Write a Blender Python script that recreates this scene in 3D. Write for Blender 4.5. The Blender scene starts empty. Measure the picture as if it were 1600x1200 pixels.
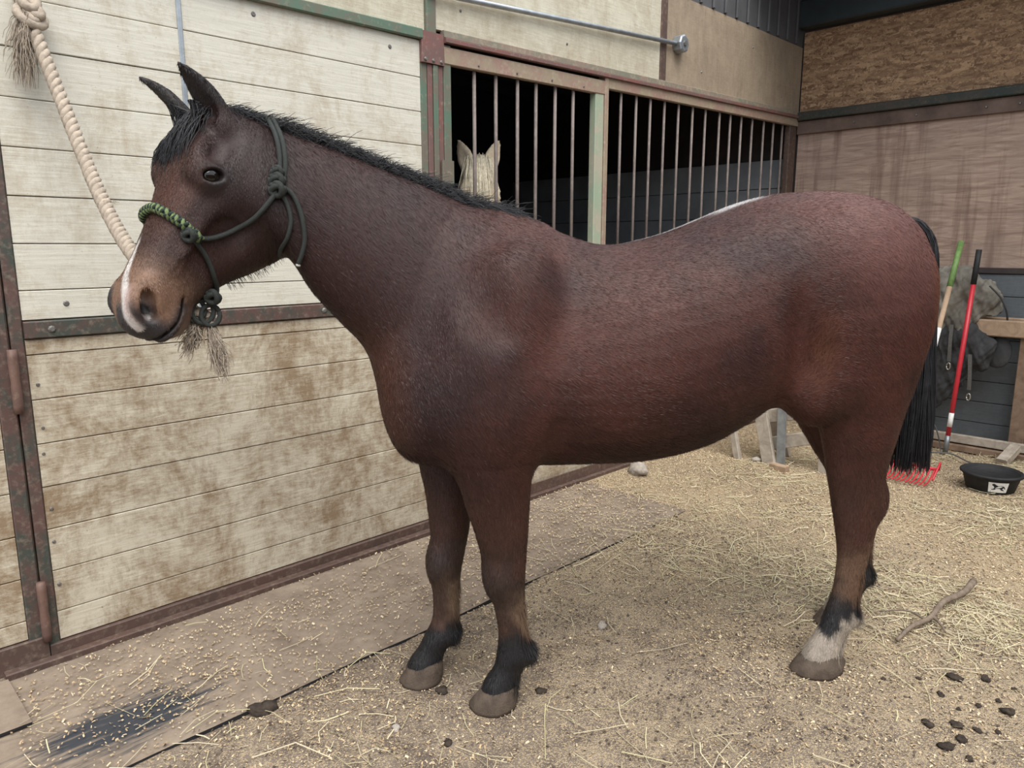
import bpy, math, random
import numpy as np
import openvdb as vdb
from mathutils import Vector, Matrix

S = bpy.context.scene
COL = S.collection
rng = np.random.default_rng(7)
random.seed(7)
PI = math.pi

# ------------------------------------------------------------------ camera, sky, light, exposure
cam_d = bpy.data.cameras.new('camera')
cam = bpy.data.objects.new('camera', cam_d)
COL.objects.link(cam)
cam.location = (0, 0, 1.45)
cam.rotation_euler = (math.radians(90 - 10.545), 0, math.radians(-45))
cam_d.sensor_width = 36
cam_d.lens = 36 * 1155 / 1600
cam_d.clip_start = 0.02
S.camera = cam

world = bpy.data.worlds.new('overcast_sky')
S.world = world
world.use_nodes = True
wn = world.node_tree.nodes
wl = world.node_tree.links
wn.clear()
w_out = wn.new('ShaderNodeOutputWorld')
w_bg = wn.new('ShaderNodeBackground')
w_tc = wn.new('ShaderNodeTexCoord')
w_sep = wn.new('ShaderNodeSeparateXYZ')
w_rmp = wn.new('ShaderNodeValToRGB')
w_rmp.color_ramp.elements[0].position = 0.0
w_rmp.color_ramp.elements[0].color = (0.62, 0.66, 0.72, 1)
w_rmp.color_ramp.elements[1].position = 0.8
w_rmp.color_ramp.elements[1].color = (0.90, 0.95, 1.0, 1)
wl.new(w_tc.outputs['Generated'], w_sep.inputs[0])
wl.new(w_sep.outputs['Z'], w_rmp.inputs[0])
wl.new(w_rmp.outputs[0], w_bg.inputs[0])
w_bg.inputs[1].default_value = 1.0
wl.new(w_bg.outputs[0], w_out.inputs[0])

sun_d = bpy.data.lights.new('hazy_sun', 'SUN')
sun_d.energy = 2.1
sun_d.angle = math.radians(50)
sun_d.color = (1.0, 0.96, 0.9)
sun = bpy.data.objects.new('hazy_sun', sun_d)
COL.objects.link(sun)
sun.rotation_euler = Vector((0.25, 0.45, -0.86)).to_track_quat('-Z', 'Y').to_euler()

S.view_settings.view_transform = 'Standard'
S.view_settings.look = 'None'
S.view_settings.gamma = 1
S.view_settings.use_curve_mapping = False
S.view_settings.exposure = 0.8

# ------------------------------------------------------------------ helpers: objects
ORG = {}

def link(o, parent=None, org=None):
    COL.objects.link(o)
    po = ORG[parent.name] if parent else Vector((0, 0, 0))
    org = Vector(org) if org is not None else po.copy()
    o.location = org - po
    if parent:
        o.parent = parent
    ORG[o.name] = org
    return o

def tag(o, label=None, cat=None, group=None, kind=None):
    if label: o['label'] = label
    if cat: o['category'] = cat
    if group: o['group'] = group
    if kind: o['kind'] = kind
    return o

def thing(name, loc, label, cat, group=None):
    o = bpy.data.objects.new(name, None)
    o.empty_display_size = 0.1
    link(o, None, loc)
    return tag(o, label, cat, group)

def mesh(name, V, Fc, mat, parent=None, smooth=False, org=None):
    """world-space vertices -> one mesh object"""
    po = ORG[parent.name] if parent else Vector((0, 0, 0))
    og = Vector(org) if org is not None else po
    me = bpy.data.meshes.new(name)
    V = np.asarray(V, dtype=float) - np.array(og)
    me.from_pydata(V.tolist(), [], [list(map(int, f)) for f in Fc])
    me.materials.append(mat)
    if smooth:
        me.shade_smooth()
    me.update()
    o = bpy.data.objects.new(name, me)
    link(o, parent, og)
    return o

BOXF = [(0, 3, 2, 1), (4, 5, 6, 7), (0, 1, 5, 4), (1, 2, 6, 5), (2, 3, 7, 6), (3, 0, 4, 7)]

def frame_box(c, ax, ay, az, bev=0.0):
    """box given centre and half-axis vectors; bevelled = chamfered on its 4 long (ax) edges"""
    c, ax, ay, az = (np.array(v, float) for v in (c, ax, ay, az))
    if bev <= 0:
        s = [(-1, -1, -1), (1, -1, -1), (1, 1, -1), (-1, 1, -1), (-1, -1, 1), (1, -1, 1), (1, 1, 1), (-1, 1, 1)]
        return [c + a * ax + b * ay + d * az for a, b, d in s], BOXF
    ly, lz = np.linalg.norm(ay), np.linalg.norm(az)
    by, bz = 1 - bev / ly, 1 - bev / lz
    prof = [(-1, -bz), (-by, -1), (by, -1), (1, -bz), (1, bz), (by, 1), (-by, 1), (-1, bz)]
    V = []
    for a in (-1, 1):
        V += [c + a * ax + y * ay + z * az for y, z in prof]
    n = 8
    Fc = [(i, (i + 1) % n, n + (i + 1) % n, n + i) for i in range(n)]
    Fc += [tuple(range(n))[::-1], tuple(range(n, 2 * n))]
    return V, Fc

def box(name, lo, hi, mat, parent=None, bev=0.0):
    lo, hi = np.minimum(lo, hi), np.maximum(lo, hi)
    c, h = (lo + hi) / 2, (hi - lo) / 2
    k = int(np.argmax(h))
    e = np.eye(3)
    b = min(bev, h[(k + 1) % 3] * .8, h[(k + 2) % 3] * .8)
    V, Fc = frame_box(c, e[k] * h[k], e[(k + 1) % 3] * h[(k + 1) % 3], e[(k + 2) % 3] * h[(k + 2) % 3], b)
    return mesh(name, V, Fc, mat, parent)

def beam(name, p0, p1, w, h, mat, parent=None, up=(0, 0, 1), bev=0.0):
    p0, p1 = np.array(p0, float), np.array(p1, float)
    a = (p1 - p0) / 2
    d = a / np.linalg.norm(a)
    s = np.cross(d, np.array(up, float)); s /= np.linalg.norm(s)
    u = np.cross(s, d)
    V, Fc = frame_box((p0 + p1) / 2, a, s * w / 2, u * h / 2, bev)
    return mesh(name, V, Fc, mat, parent)

def catmull(P, m):
    """P: K x D control rows -> smooth rows, m steps per span"""
    P = np.asarray(P, float)
    K = len(P)
    Q = np.vstack([2 * P[0] - P[1], P, 2 * P[-1] - P[-2]])
    out = []
    for i in range(K - 1):
        p0, p1, p2, p3 = Q[i], Q[i + 1], Q[i + 2], Q[i + 3]
        for t in np.arange(m) / m:
            out.append(.5 * (2 * p1 + (p2 - p0) * t + (2 * p0 - 5 * p1 + 4 * p2 - p3) * t * t + (3 * p1 - p0 - 3 * p2 + p3) * t ** 3))
    out.append(P[-1])
    return np.array(out)

def tube_vf(P, R, n=8, cap=True):
    P = np.asarray(P, float)
    K = len(P)
    R = np.broadcast_to(np.asarray(R, float), (K,))
    T = np.gradient(P, axis=0)
    T /= np.linalg.norm(T, axis=1)[:, None] + 1e-12
    ref = np.array([0, 0, 1.]) if abs(T[0][2]) < .9 else np.array([1., 0, 0])
    V = []
    s = np.cross(T[0], ref); s /= np.linalg.norm(s)
    for i in range(K):
        s = s - T[i] * np.dot(s, T[i]); s /= np.linalg.norm(s)
        u = np.cross(T[i], s)
        for j in range(n):
            a = 2 * PI * j / n
            V.append(P[i] + R[i] * (math.cos(a) * s + math.sin(a) * u))
    Fc = [(i * n + j, i * n + (j + 1) % n, (i + 1) * n + (j + 1) % n, (i + 1) * n + j) for i in range(K - 1) for j in range(n)]
    if cap:
        Fc += [tuple(range(n))[::-1], tuple(range((K - 1) * n, K * n))]
    return V, Fc

def tube(name, P, R, mat, parent=None, n=8, smooth=True):
    V, Fc = tube_vf(P, R, n)
    return mesh(name, V, Fc, mat, parent, smooth)

def lathe(name, c, prof, mat, parent=None, n=32, axes=None, smooth=True):
    """profile of (r, z) about a vertical axis through c"""
    c = np.array(c, float)
    V = []
    for r, z in prof:
        for j in range(n):
            a = 2 * PI * j / n
            V.append(c + np.array([r * math.cos(a), r * math.sin(a), z]))
    K = len(prof)
    Fc = [(i * n + j, i * n + (j + 1) % n, (i + 1) * n + (j + 1) % n, (i + 1) * n + j) for i in range(K - 1) for j in range(n)]
    Fc += [tuple(range(n))[::-1], tuple(range((K - 1) * n, K * n))]
    return mesh(name, V, Fc, mat, parent, smooth)

def strands(name, P, r0, r1, mat, parent=None, n=3, col=None):
    """P: N x K x 3 strand points -> one mesh of thin tapering tubes"""
    P = np.asarray(P, float)
    N, K, _ = P.shape
    T = np.gradient(P, axis=1)
    T /= np.linalg.norm(T, axis=2)[..., None] + 1e-12
    ref = rng.normal(size=(N, 1, 3))
    s = np.cross(T, ref); s /= np.linalg.norm(s, axis=2)[..., None] + 1e-12
    u = np.cross(T, s)
    rr = np.linspace(0, 1, K)
    rad = (r0 * (1 - rr ** 2) + r1 * rr ** 2)[None, :, None]
    rings = [P + rad * (math.cos(2 * PI * j / n) * s + math.sin(2 * PI * j / n) * u) for j in range(n)]
    V = np.stack(rings, axis=2).reshape(-1, 3)
    base = (np.arange(N)[:, None, None] * K + np.arange(K - 1)[None, :, None]) * n
    j = np.arange(n)[None, None, :]
    j2 = (j + 1) % n
    Fc = np.stack([base + j, base + j2, base + n + j2, base + n + j], axis=-1).reshape(-1, 4)
    return mesh(name, V, Fc, mat, parent, True)

# ------------------------------------------------------------------ helpers: materials
def nd(nt, t, ins=None, **attrs):
    n = nt.nodes.new('ShaderNode' + t)
    for k, v in attrs.items():
        setattr(n, k, v)
    for k, v in (ins or {}).items():
        s = n.inputs[k]
        if isinstance(v, bpy.types.NodeSocket):
            nt.links.new(v, s)
        else:
            s.default_value = v
    return n

def c4(c):
    return (c[0], c[1], c[2], 1)

def new_mat(name):
    m = bpy.data.materials.new(name)
    m.use_nodes = True
    m.node_tree.nodes.clear()
    return m, m.node_tree

def pos(nt, scale=(1, 1, 1), rot=(0, 0, 0)):
    g = nd(nt, 'NewGeometry')
    return nd(nt, 'Mapping', {'Vector': g.outputs['Position'], 'Scale': scale, 'Rotation': rot}).outputs[0]

def noise(nt, vec, scale, detail=4, rough=.6, dist=0.):
    return nd(nt, 'TexNoise', {'Vector': vec, 'Scale': scale, 'Detail': detail, 'Roughness': rough, 'Distortion': dist}).outputs['Fac']

def ramp(nt, fac, stops):
    r = nd(nt, 'ValToRGB', {'Fac': fac})
    e = r.color_ramp.elements
    while len(e) < len(stops):
        e.new(0.5)
    for el, (p, c) in zip(e, stops):
        el.position = p
        el.color = c4(c) if isinstance(c, (tuple, list)) else (c, c, c, 1)
    return r.outputs[0]

def mix(nt, fac, a, b, mode='MIX'):
    m = nd(nt, 'MixRGB', {'Fac': fac}, blend_type=mode)
    for k, v in (('Color1', a), ('Color2', b)):
        if isinstance(v, bpy.types.NodeSocket):
            nt.links.new(v, m.inputs[k])
        else:
            m.inputs[k].default_value = c4(v)
    return m.outputs[0]

def math_(nt, op, a, b=0.):
    return nd(nt, 'Math', {0: a, 1: b}, operation=op).outputs[0]

def finish(m, nt, col, rough=.8, bump=None, bstr=.3, bdist=.01, spec=.3, metal=0., **extra):
    b = nd(nt, 'BsdfPrincipled', {'Roughness': rough, 'Specular IOR Level': spec, 'Metallic': metal})
    if isinstance(col, bpy.types.NodeSocket):
        nt.links.new(col, b.inputs['Base Color'])
    else:
        b.inputs['Base Color'].default_value = c4(col)
    for k, v in extra.items():
        b.inputs[k.replace('_', ' ')].default_value = v
    if bump is not None:
        bp = nd(nt, 'Bump', {'Height': bump, 'Strength': bstr, 'Distance': bdist})
        nt.links.new(bp.outputs[0], b.inputs['Normal'])
    o = nd(nt, 'OutputMaterial')
    nt.links.new(b.outputs[0], o.inputs[0])
    return m

def simple(name, col, rough=.7, var=.25, scale=12, metal=0., spec=.3, bstr=.15):
    m, nt = new_mat(name)
    p = pos(nt)
    n = noise(nt, p, scale, 5)
    c = mix(nt, ramp(nt, n, [(.3, 0.), (.7, 1.)]), [v * (1 - var) for v in col], [min(1, v * (1 + var)) for v in col])
    return finish(m, nt, c, rough, noise(nt, p, scale * 8, 3), bstr, .004, spec, metal)

def painted_siding(name, base, dirt, lo, hi, grain=(3, 3, 70)):
    """cream paint over rough-sawn plywood with brown grime blotches"""
    m, nt = new_mat(name)
    p = pos(nt)
    g = noise(nt, pos(nt, grain), 1.6, 6, .7)
    blot = noise(nt, p, 2.8, 12, .78, .5)
    fine = noise(nt, pos(nt, (1, 1, .35)), 26, 6, .75)
    scr = noise(nt, pos(nt, (1, 1, 5)), 17, 8, .8, .6)
    f = math_(nt, 'ADD', math_(nt, 'MULTIPLY', blot, .60), math_(nt, 'ADD', math_(nt, 'MULTIPLY', fine, .22), math_(nt, 'MULTIPLY', scr, .28)))
    d = ramp(nt, f, [(lo, 0.), (hi, 1.)])
    c0 = mix(nt, ramp(nt, g, [(.35, 0.), (.65, 1.)]), [v * .86 for v in base], base)
    c1 = mix(nt, d, c0, dirt)
    crack = noise(nt, pos(nt, (4, 4, 110)), 2.2, 5, .75)
    c1 = mix(nt, math_(nt, 'MULTIPLY', ramp(nt, crack, [(.60, 0.), (.70, 1.)]), .55), c1, [v * .8 for v in dirt])
    sp = noise(nt, p, 85, 3, .6)
    c1 = mix(nt, math_(nt, 'MULTIPLY', ramp(nt, sp, [(.66, 0.), (.74, 1.)]), .6), c1, [v * .6 for v in dirt])
    return finish(m, nt, c1, .75, math_(nt, 'ADD', g, fine), .35, .004, .25)

M = {}
M['cream_upper'] = painted_siding('cream_upper', (.66, .635, .55), (.40, .32, .23), .535, .72)
M['cream_lower'] = painted_siding('cream_lower', (.62, .565, .45), (.27, .195, .125), .485, .625)
M['cream_top'] = painted_siding('cream_top', (.62, .585, .47), (.34, .275, .19), .47, .72)
M['tan_ply'] = painted_siding('tan_ply', (.38, .305, .22), (.20, .15, .11), .46, .72, (26, 26, 2))

def rusty(name, a, b, dust=(.30, .22, .17), k=.55):
    m, nt = new_mat(name)
    p = pos(nt)
    n1 = noise(nt, p, 5, 8, .75)
    n2 = noise(nt, p, 38, 5, .7)
    c = mix(nt, ramp(nt, n1, [(.44, 0.), (.56, 1.)]), a, b)
    c = mix(nt, math_(nt, 'MULTIPLY', ramp(nt, n2, [(k, 0.), (k + .2, 1.)]), .7), c, dust)
    return finish(m, nt, c, .6, n2, .3, .002, .4)

M['steel'] = rusty('oxide_green_steel', (.105, .060, .052), (.052, .062, .052), (.22,.17,.135), .5)
M['steel_red'] = rusty('red_oxide_steel', (.19, .085, .075), (.15, .09, .08), (.30, .25, .2))
M['steel_green'] = rusty('green_paint_steel', (.10, .16, .115), (.15, .13, .10), (.32, .27, .21))
M['steel_pale'] = rusty('pale_green_steel', (.30, .37, .27), (.40, .36, .28), (.5, .45, .36))
M['steel_tan'] = rusty('dusty_frame_steel', (.30, .19, .155), (.30, .24, .17), (.40, .34, .25), .5)
M['steel_dark'] = rusty('brown_base_steel', (.10, .06, .048), (.085, .055, .045), (.2, .15, .115), .5)
M['hinge'] = rusty('rusty_hinge', (.16, .095, .075), (.12, .07, .058), (.24, .17, .13))
M['bar'] = rusty('worn_bar', (.20, .165, .15), (.15, .12, .11), (.28, .235, .20), .5)
M['galv'] = simple('galvanised', (.34, .37, .40), .45, .2, 20, .7)
M['dusty_green'] = rusty('dusty_green_steel', (.19, .19, .145), (.25, .19, .15), (.36, .30, .22), .48)
M['beam_green'] = rusty('dark_green_beam', (.022, .032, .027), (.05, .04, .032), (.12, .095, .075), .55)
M['teal'] = simple('teal_metal', (.030, .040, .046), .5, .3, 3)
M['greymetal'] = simple('dark_grey_sheet', (.09, .09, .095), .6, .3, 3)
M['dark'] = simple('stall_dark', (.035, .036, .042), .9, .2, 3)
M['stall_grey'] = simple('stall_grey', (.30, .32, .34), .85, .2, 3)
M['screw'] = simple('screw_head', (.2, .19, .18), .5, .3, 60, .6)
# ------------------------------------------------------------------ value noise for geometry
def vnoise(x, y, seed=0):
    def h(i, j):
        n = (i * 374761393 + j * 668265263 + seed * 974634777) & 0x7fffffff
        n = ((n ^ (n >> 13)) * 1274126177) & 0x7fffffff
        return ((n ^ (n >> 16)) & 0xffff) / 65535.
    xi, yi = np.floor(x).astype(np.int64), np.floor(y).astype(np.int64)
    fx, fy = x - xi, y - yi
    fx, fy = fx * fx * (3 - 2 * fx), fy * fy * (3 - 2 * fy)
    return (h(xi, yi) * (1 - fx) + h(xi + 1, yi) * fx) * (1 - fy) + (h(xi, yi + 1) * (1 - fx) + h(xi + 1, yi + 1) * fx) * fy

def fbm(x, y, seed=0, o=4):
    v, a, s = 0., .5, 1.
    for k in range(o):
        v = v + a * vnoise(x * s + 17.3 * k, y * s - 9.1 * k, seed + k); a *= .5; s *= 2.1
    return v

# ------------------------------------------------------------------ floor
HOOF = {'LF': (1.486, 1.559), 'RF': (1.396, 1.842), 'LH': (2.424, .907), 'RH': (2.813, .994)}

def floor_z(x, y):
    z = (fbm(x * 2.2, y * 2.2, 3) - .47) * .05 + (fbm(x * 14, y * 14, 9, 3) - .44) * .013
    z = z * np.clip((2.78 - y) / .15, .15, 1) * np.clip(((x - 5.9) ** 2) * 0 + 1, 0, 1)
    m = np.clip((y - 2.07) / .03, 0, 1) * np.clip((3.48 - x) / .05, 0, 1) * np.clip((2.80 - y) / .03, 0, 1)
    z = z * (1 - m) + (z * .35 - .010) * m                       # the ground dips under the rubber mats
    for hx, hy in HOOF.values():
        r2 = (x - hx) ** 2 + (y - hy) ** 2
        z = z * (1 - np.exp(-r2 / .02)) - .006 * np.exp(-r2 / .012)
    z = z - .016 * np.exp(-(((x - 2.02) / .16) ** 2 + ((y - .93) / .10) ** 2)) - .014 * np.exp(-(((x - 1.9) / .2) ** 2 + ((y - 1.18) / .1) ** 2))
    return z

def floor_material():
    m, nt = new_mat('dirt_and_shavings')
    p = pos(nt)
    big = noise(nt, p, 1.3, 5, .6)
    mid = noise(nt, p, 9, 6, .7)
    v = nd(nt, 'TexVoronoi', {'Vector': pos(nt, (1, 1.6, 1), (0, 0, .7)), 'Scale': 210, 'Randomness': 1.})
    v2 = nd(nt, 'TexVoronoi', {'Vector': pos(nt, (1.7, 1, 1), (0, 0, .3)), 'Scale': 330, 'Randomness': 1.})
    dirt = ramp(nt, mid, [(.30, (.118, .092, .074)), (.52, (.212, .170, .136)), (.75, (.30, .245, .192))])
    sepc = nd(nt, 'SeparateColor', {'Color': v.outputs['Color']}).outputs[0]
    sepd = nd(nt, 'SeparateColor', {'Color': v2.outputs['Color']}).outputs[1]
    chip = ramp(nt, sepd, [(0., (.30, .225, .15)), (.5, (.44, .34, .22)), (1., (.56, .46, .30))])
    # wood shavings lie thicker toward the back of the stall aisle
    g = nd(nt, 'SeparateXYZ', {'Vector': p})
    far = nd(nt, 'MapRange', {'Value': g.outputs[0], 'From Min': 1.2, 'From Max': 3.6, 'To Min': .0, 'To Max': .34}).outputs[0]
    thr = math_(nt, 'ADD', math_(nt, 'MULTIPLY', big, .62), far)
    k = math_(nt, 'GREATER_THAN', math_(nt, 'ADD', thr, math_(nt, 'MULTIPLY', mid, .5)), math_(nt, 'ADD', math_(nt, 'MULTIPLY', sepc, .55), .42))
    c = mix(nt, math_(nt, 'MULTIPLY', k, .8), dirt, chip)
    damp = ramp(nt, noise(nt, pos(nt, (1, 1.5, 1)), 1.1, 5, .65, .5), [(.52, 0.), (.70, .6)])
    c = mix(nt, damp, c, mix(nt, .5, c, (.13, .098, .075)))
    hgt = math_(nt, 'ADD', math_(nt, 'MULTIPLY', v.outputs['Distance'], .6), mid)
    return finish(m, nt, c, .95, hgt, .6, .012, .1)

M['floor'] = floor_material()

def grid(name, x0, x1, y0, y1, st, mat, zf):
    xs, ys = np.arange(x0, x1 + st / 2, st), np.arange(y0, y1 + st / 2, st)
    X, Y = np.meshgrid(xs, ys, indexing='ij')
    V = np.stack([X, Y, zf(X, Y)], -1).reshape(-1, 3)
    a = (np.arange(len(xs) - 1)[:, None] * len(ys) + np.arange(len(ys) - 1)[None]).ravel()
    Fc = np.stack([a, a + len(ys), a + len(ys) + 1, a + 1], -1)
    return mesh(name, V, Fc, mat, None, True)

fl = grid('floor', -.6, 6.3, -.5, 2.9, .016, M['floor'], floor_z)
tag(fl, 'dirt stable floor strewn with wood shavings and straw', 'floor', kind='structure')
gr = grid('ground_outside', -14, 14, -14, 2.9, .5, M['floor'], lambda x, y: x * 0 - .03)
tag(gr, 'bare dirt yard around the stable', 'ground', kind='structure')

M['groove'] = simple('groove_brown', (.20, .15, .11), .9)
# ------------------------------------------------------------------ stall front (wall_left), plane y = 2.87
YW = 2.87
wall = box('wall_left', (-1.2, 2.893, 0), (2.30, 2.95, 3.2), M['groove'])
tag(wall, 'cream plank stall front framed in rusty green steel', 'wall', kind='structure')

def boards(parent, x0, x1, zs, mat, y=YW, name='plank', t=.022):
    for a, b in zip(zs[:-1], zs[1:]):
        o = float(rng.uniform(-.0015, .0015))
        box(name, (x0, y + o, a + .0014), (x1, y + t + o, b - .0014), mat, parent, .0022)

GU = [1.207] + [1.306 + .1525 * k for k in range(7)] + [2.384]
GL = [.062] + [.171 + .1535 * k for k in range(7)] + [1.145]

def hexbolt(parent, x, z, y=YW - .006, r=.011, name='bolt'):
    V, Fc = tube_vf([(x, y + .012, z), (x, y + .002, z), (x, y - .003, z)], [r, r, r * .6], 8)
    mesh(name, V, Fc, M['screw'], parent)

# panel door between the hinge post and the barred door
da = box('door_1', (.541, YW - .004, .0), (.579, 2.90, 2.40), M['steel'], None, .004)
tag(da, 'wide cream plank stall panel with green and red steel frame behind the bay horse', 'door', kind='structure')
boards(da, .581, 1.165, GU, M['cream_upper'])
boards(da, 1.183, 2.266, GU, M['cream_upper'])
boards(da, .581, 2.266, GL, M['cream_lower'])
beam('joining_strip', (1.174, YW + .004, 1.207), (1.174, YW + .004, 2.384), .018, .02, M['galv'], da, (0, 1, 0), .003)
box('middle_rail', (.580, YW - .014, 1.147), (2.266, YW + .02, 1.205), M['steel'], da, .004)
box('bottom_rail', (.545, YW - .012, -.01), (2.266, YW + .02, .060), M['steel_dark'], da, .004)
box('floor_lip', (.40, YW - .05, -.02), (6.2, YW - .012, .022), M['steel_dark'], da, .004)
beam('top_rail', (.581, YW - .008, 2.385), (2.27, YW - .008, 2.408), .03, .044, M['steel_green'], da, (0, 0, 1), .004)
for x, z in ((.66, 1.176), (1.70, 1.176), (1.23, 1.176), (2.1, 1.176)):
    hexbolt(da, x, z, YW - .018, .012)
for z in (.99, .84, .75, .55, .43, .27):
    hexbolt(da, .600 + .004 * math.sin(z * 40), z, YW - .001, .007, 'screw')
for x, z in ((.715, 1.258), (2.10, 2.325), (1.46, 2.33), (1.93, 1.258)):
    hexbolt(da, x, z, YW - .001, .011, 'screw')
for z0, z1 in ((.905, 1.118), (.085, .305)):
    zs = np.linspace(z0, z1, 9)
    R = [.014, .0155, .0155, .0155, .0135, .0155, .0155, .0155, .014]
    tube('hinge', [(.5365, YW - .022, z) for z in zs], R, M['hinge'], da, 10)

# next stall door, cut by the left edge of the picture
db = box('door_2', (.486, YW - .004, .0), (.535, 2.90, 2.40), M['steel'], None, .004)
tag(db, 'narrow slice of the neighbouring plank stall door at the far left edge', 'door', kind='structure')
boards(db, -.6, .484, [.10] + GL[1:], M['cream_lower'])
boards(db, -.6, .484, GU, M['cream_upper'])
box('middle_rail', (-.6, YW - .014, 1.147), (.486, YW + .02, 1.205), M['steel_red'], db, .004)
box('bottom_rail', (-.6, YW - .012, -.01), (.541, YW + .02, .098), M['steel_dark'], db, .004)
box('hinge_leaf', (.478, YW - .014, 1.16), (.500, YW - .003, 1.42), M['hinge'], db, .002)

# post with channels
po = box('trim_1', (2.268, YW - .004, .0), (2.305, 2.92, 2.30), M['steel_green'], None, .003)
tag(po, 'red and green steel post of vertical channels beside the barred door', 'post', kind='structure')
for i, (a, b, mt) in enumerate(((2.306, 2.335, 'steel_red'), (2.337, 2.366, 'steel_green'), (2.368, 2.399, 'steel_red'))):
    box('channel', (a, YW - .008 - .006 * (i % 2), 0), (b, 2.92, 2.285), M[mt], po, .003)
box('cap_plate', (2.266, YW - .020, 2.288), (2.400, 2.9, 2.425), M['steel_red'], po, .003)
box('upper_strip', (2.302, YW - .014, 2.425), (2.358, 2.9, 3.05), M['steel_green'], po, .003)
for x in (2.285, 2.332, 2.380):
    hexbolt(po, x, 2.302, YW - .024, .009, 'rivet')

# barred door
dc = box('door_3', (2.401, YW - .012, .0), (2.447, 2.905, 2.385), M['steel_green'], None, .004)
tag(dc, 'barred stall door with dusty pinkish frame and pale green end post', 'door', kind='structure')
beam('top_rail', (2.401, YW + .0, 2.338), (3.66, YW + .0, 2.366), .034, .078, M['steel_tan'], dc, (0, 0, 1), .004)
box('end_post', (3.548, YW - .012, 0), (3.625, 2.905, 2.40), M['steel_pale'], dc, .004)
box('end_post_edge', (3.627, YW - .02, 0), (3.662, 2.905, 2.43), M['steel_tan'], dc, .004)
box('middle_rail', (2.447, YW - .006, 1.15), (3.548, 2.90, 1.21), M['steel'], dc, .004)
boards(dc, 2.449, 3.546, GL, M['cream_lower'])
box('bottom_rail', (2.401, YW - .026, -.01), (3.66, YW - .021, .085), M['steel_dark'], dc, .004)
box('latch_plate', (2.372, YW - .030, 1.752), (2.444, YW - .014, 1.858), M['steel_green'], dc, .003)
for x in (2.615, 2.764, 2.922, 3.064, 3.219, 3.372):
    tube('bar', [(x, YW + .012, z) for z in (1.2, 1.8, 2.34)], .0095, M['bar'], dc, 8)
for k in range(4):
    hexbolt(dc, 2.62 + .27 * k, 2.325 + .006 * k, YW - .020, .006, 'rivet')

# fixed grille to the corner
gc = beam('window_1', (3.664, YW, 2.395), (6.2, YW, 2.455), .034, .062, M['steel_tan'], None, (0, 0, 1), .004)
tag(gc, 'long row of vertical steel bars on the dark stall toward the corner', 'grille', kind='structure')
for x in (3.819, 3.976, 4.128, 4.287, 4.453, 4.628, 4.794, 4.986, 5.141, 5.303, 5.472, 5.658, 5.821, 5.979):
    tube('bar', [(x, YW + .012, z) for z in (1.2, 1.8, 2.44)], .0088, M['bar'], gc, 8)
box('corner_post', (6.08, YW - .006, 0), (6.2, 2.91, 2.43), M['steel_dark'], gc, .004)
box('middle_rail', (3.664, YW - .006, 1.15), (6.08, 2.90, 1.21), M['steel'], gc, .004)
boards(gc, 3.666, 6.08, GL, M['cream_lower'])
box('bottom_rail', (3.662, YW - .026, -.01), (6.2, YW - .008, .085), M['steel_dark'], gc, .004)

# header rails and panels above
hd = beam('trim_2', (2.40, YW - .018, 2.402), (6.2, YW - .018, 2.495), .03, .022, M['steel_red'], None, (0, 0, 1), .003)
tag(hd, 'red and green steel header rail above the stall bars', 'rail', kind='structure')
beam('green_rail', (2.40, YW - .004, 2.432), (6.2, YW - .004, 2.525), .03, .034, M['dusty_green'], hd, (0, 0, 1), .003)
up = box('wall_upper', (.3, YW + .004, 2.40), (2.300, 2.90, 3.10), M['cream_top'])
tag(up, 'pale cream sheeting above the stall doors', 'wall', kind='structure')
for a, b, mt in ((2.360, 4.196, 'cream_top'), (4.262, 6.228, 'tan_ply')):
    za, zb = 2.45 + .0245 * (a - 2.4), 2.45 + .0245 * (b - 2.4)
    V = [(a, YW, za), (b, YW, zb), (b, YW, 3.04), (a, YW, 3.04), (a, 2.9, za), (b, 2.9, zb), (b, 2.9, 3.04), (a, 2.9, 3.04)]
    mesh('sheet_panel', V, BOXF, M[mt], up)
box('seam_strip', (4.196, YW - .008, 2.46), (4.262, 2.9, 3.06), M['steel_dark'], up, .003)
box('metal_sheet', (3.9, YW + .004, 3.04), (6.228, 2.9, 3.62), M['greymetal'], up)
for k in range(14):
    box('sheet_rib', (4.0 + .16 * k, YW - .012, 3.05), (4.03 + .16 * k, YW + .004, 3.6), M['greymetal'], up, .004)
for x, z in ((2.52, 2.56), (3.1, 2.9), (3.3, 2.55), (4.7, 2.62), (5.4, 2.9), (5.9, 2.62)):
    hexbolt(up, x, z, YW - .002, .008, 'screw')
cd = thing('conduit', (2.3, 2.85, 2.59), 'grey conduit pipe running to a round junction box above the bars', 'pipe')
tube('pipe', [(2.3, 2.842, 2.592), (3.3, 2.842, 2.662), (4.34, 2.842, 2.733)], .013, M['galv'], cd, 10)
V, Fc = tube_vf([(4.385, 2.868, 2.737), (4.385, 2.815, 2.737), (4.385, 2.808, 2.737)], [.056, .056, .046], 8)
jb = mesh('junction_box', V, Fc, M['galv'], cd)
V, Fc = tube_vf([(4.385, 2.809, 2.737), (4.385, 2.800, 2.737)], [.018, .016], 8)
mesh('knockout', V, Fc, M['screw'], jb)

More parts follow.
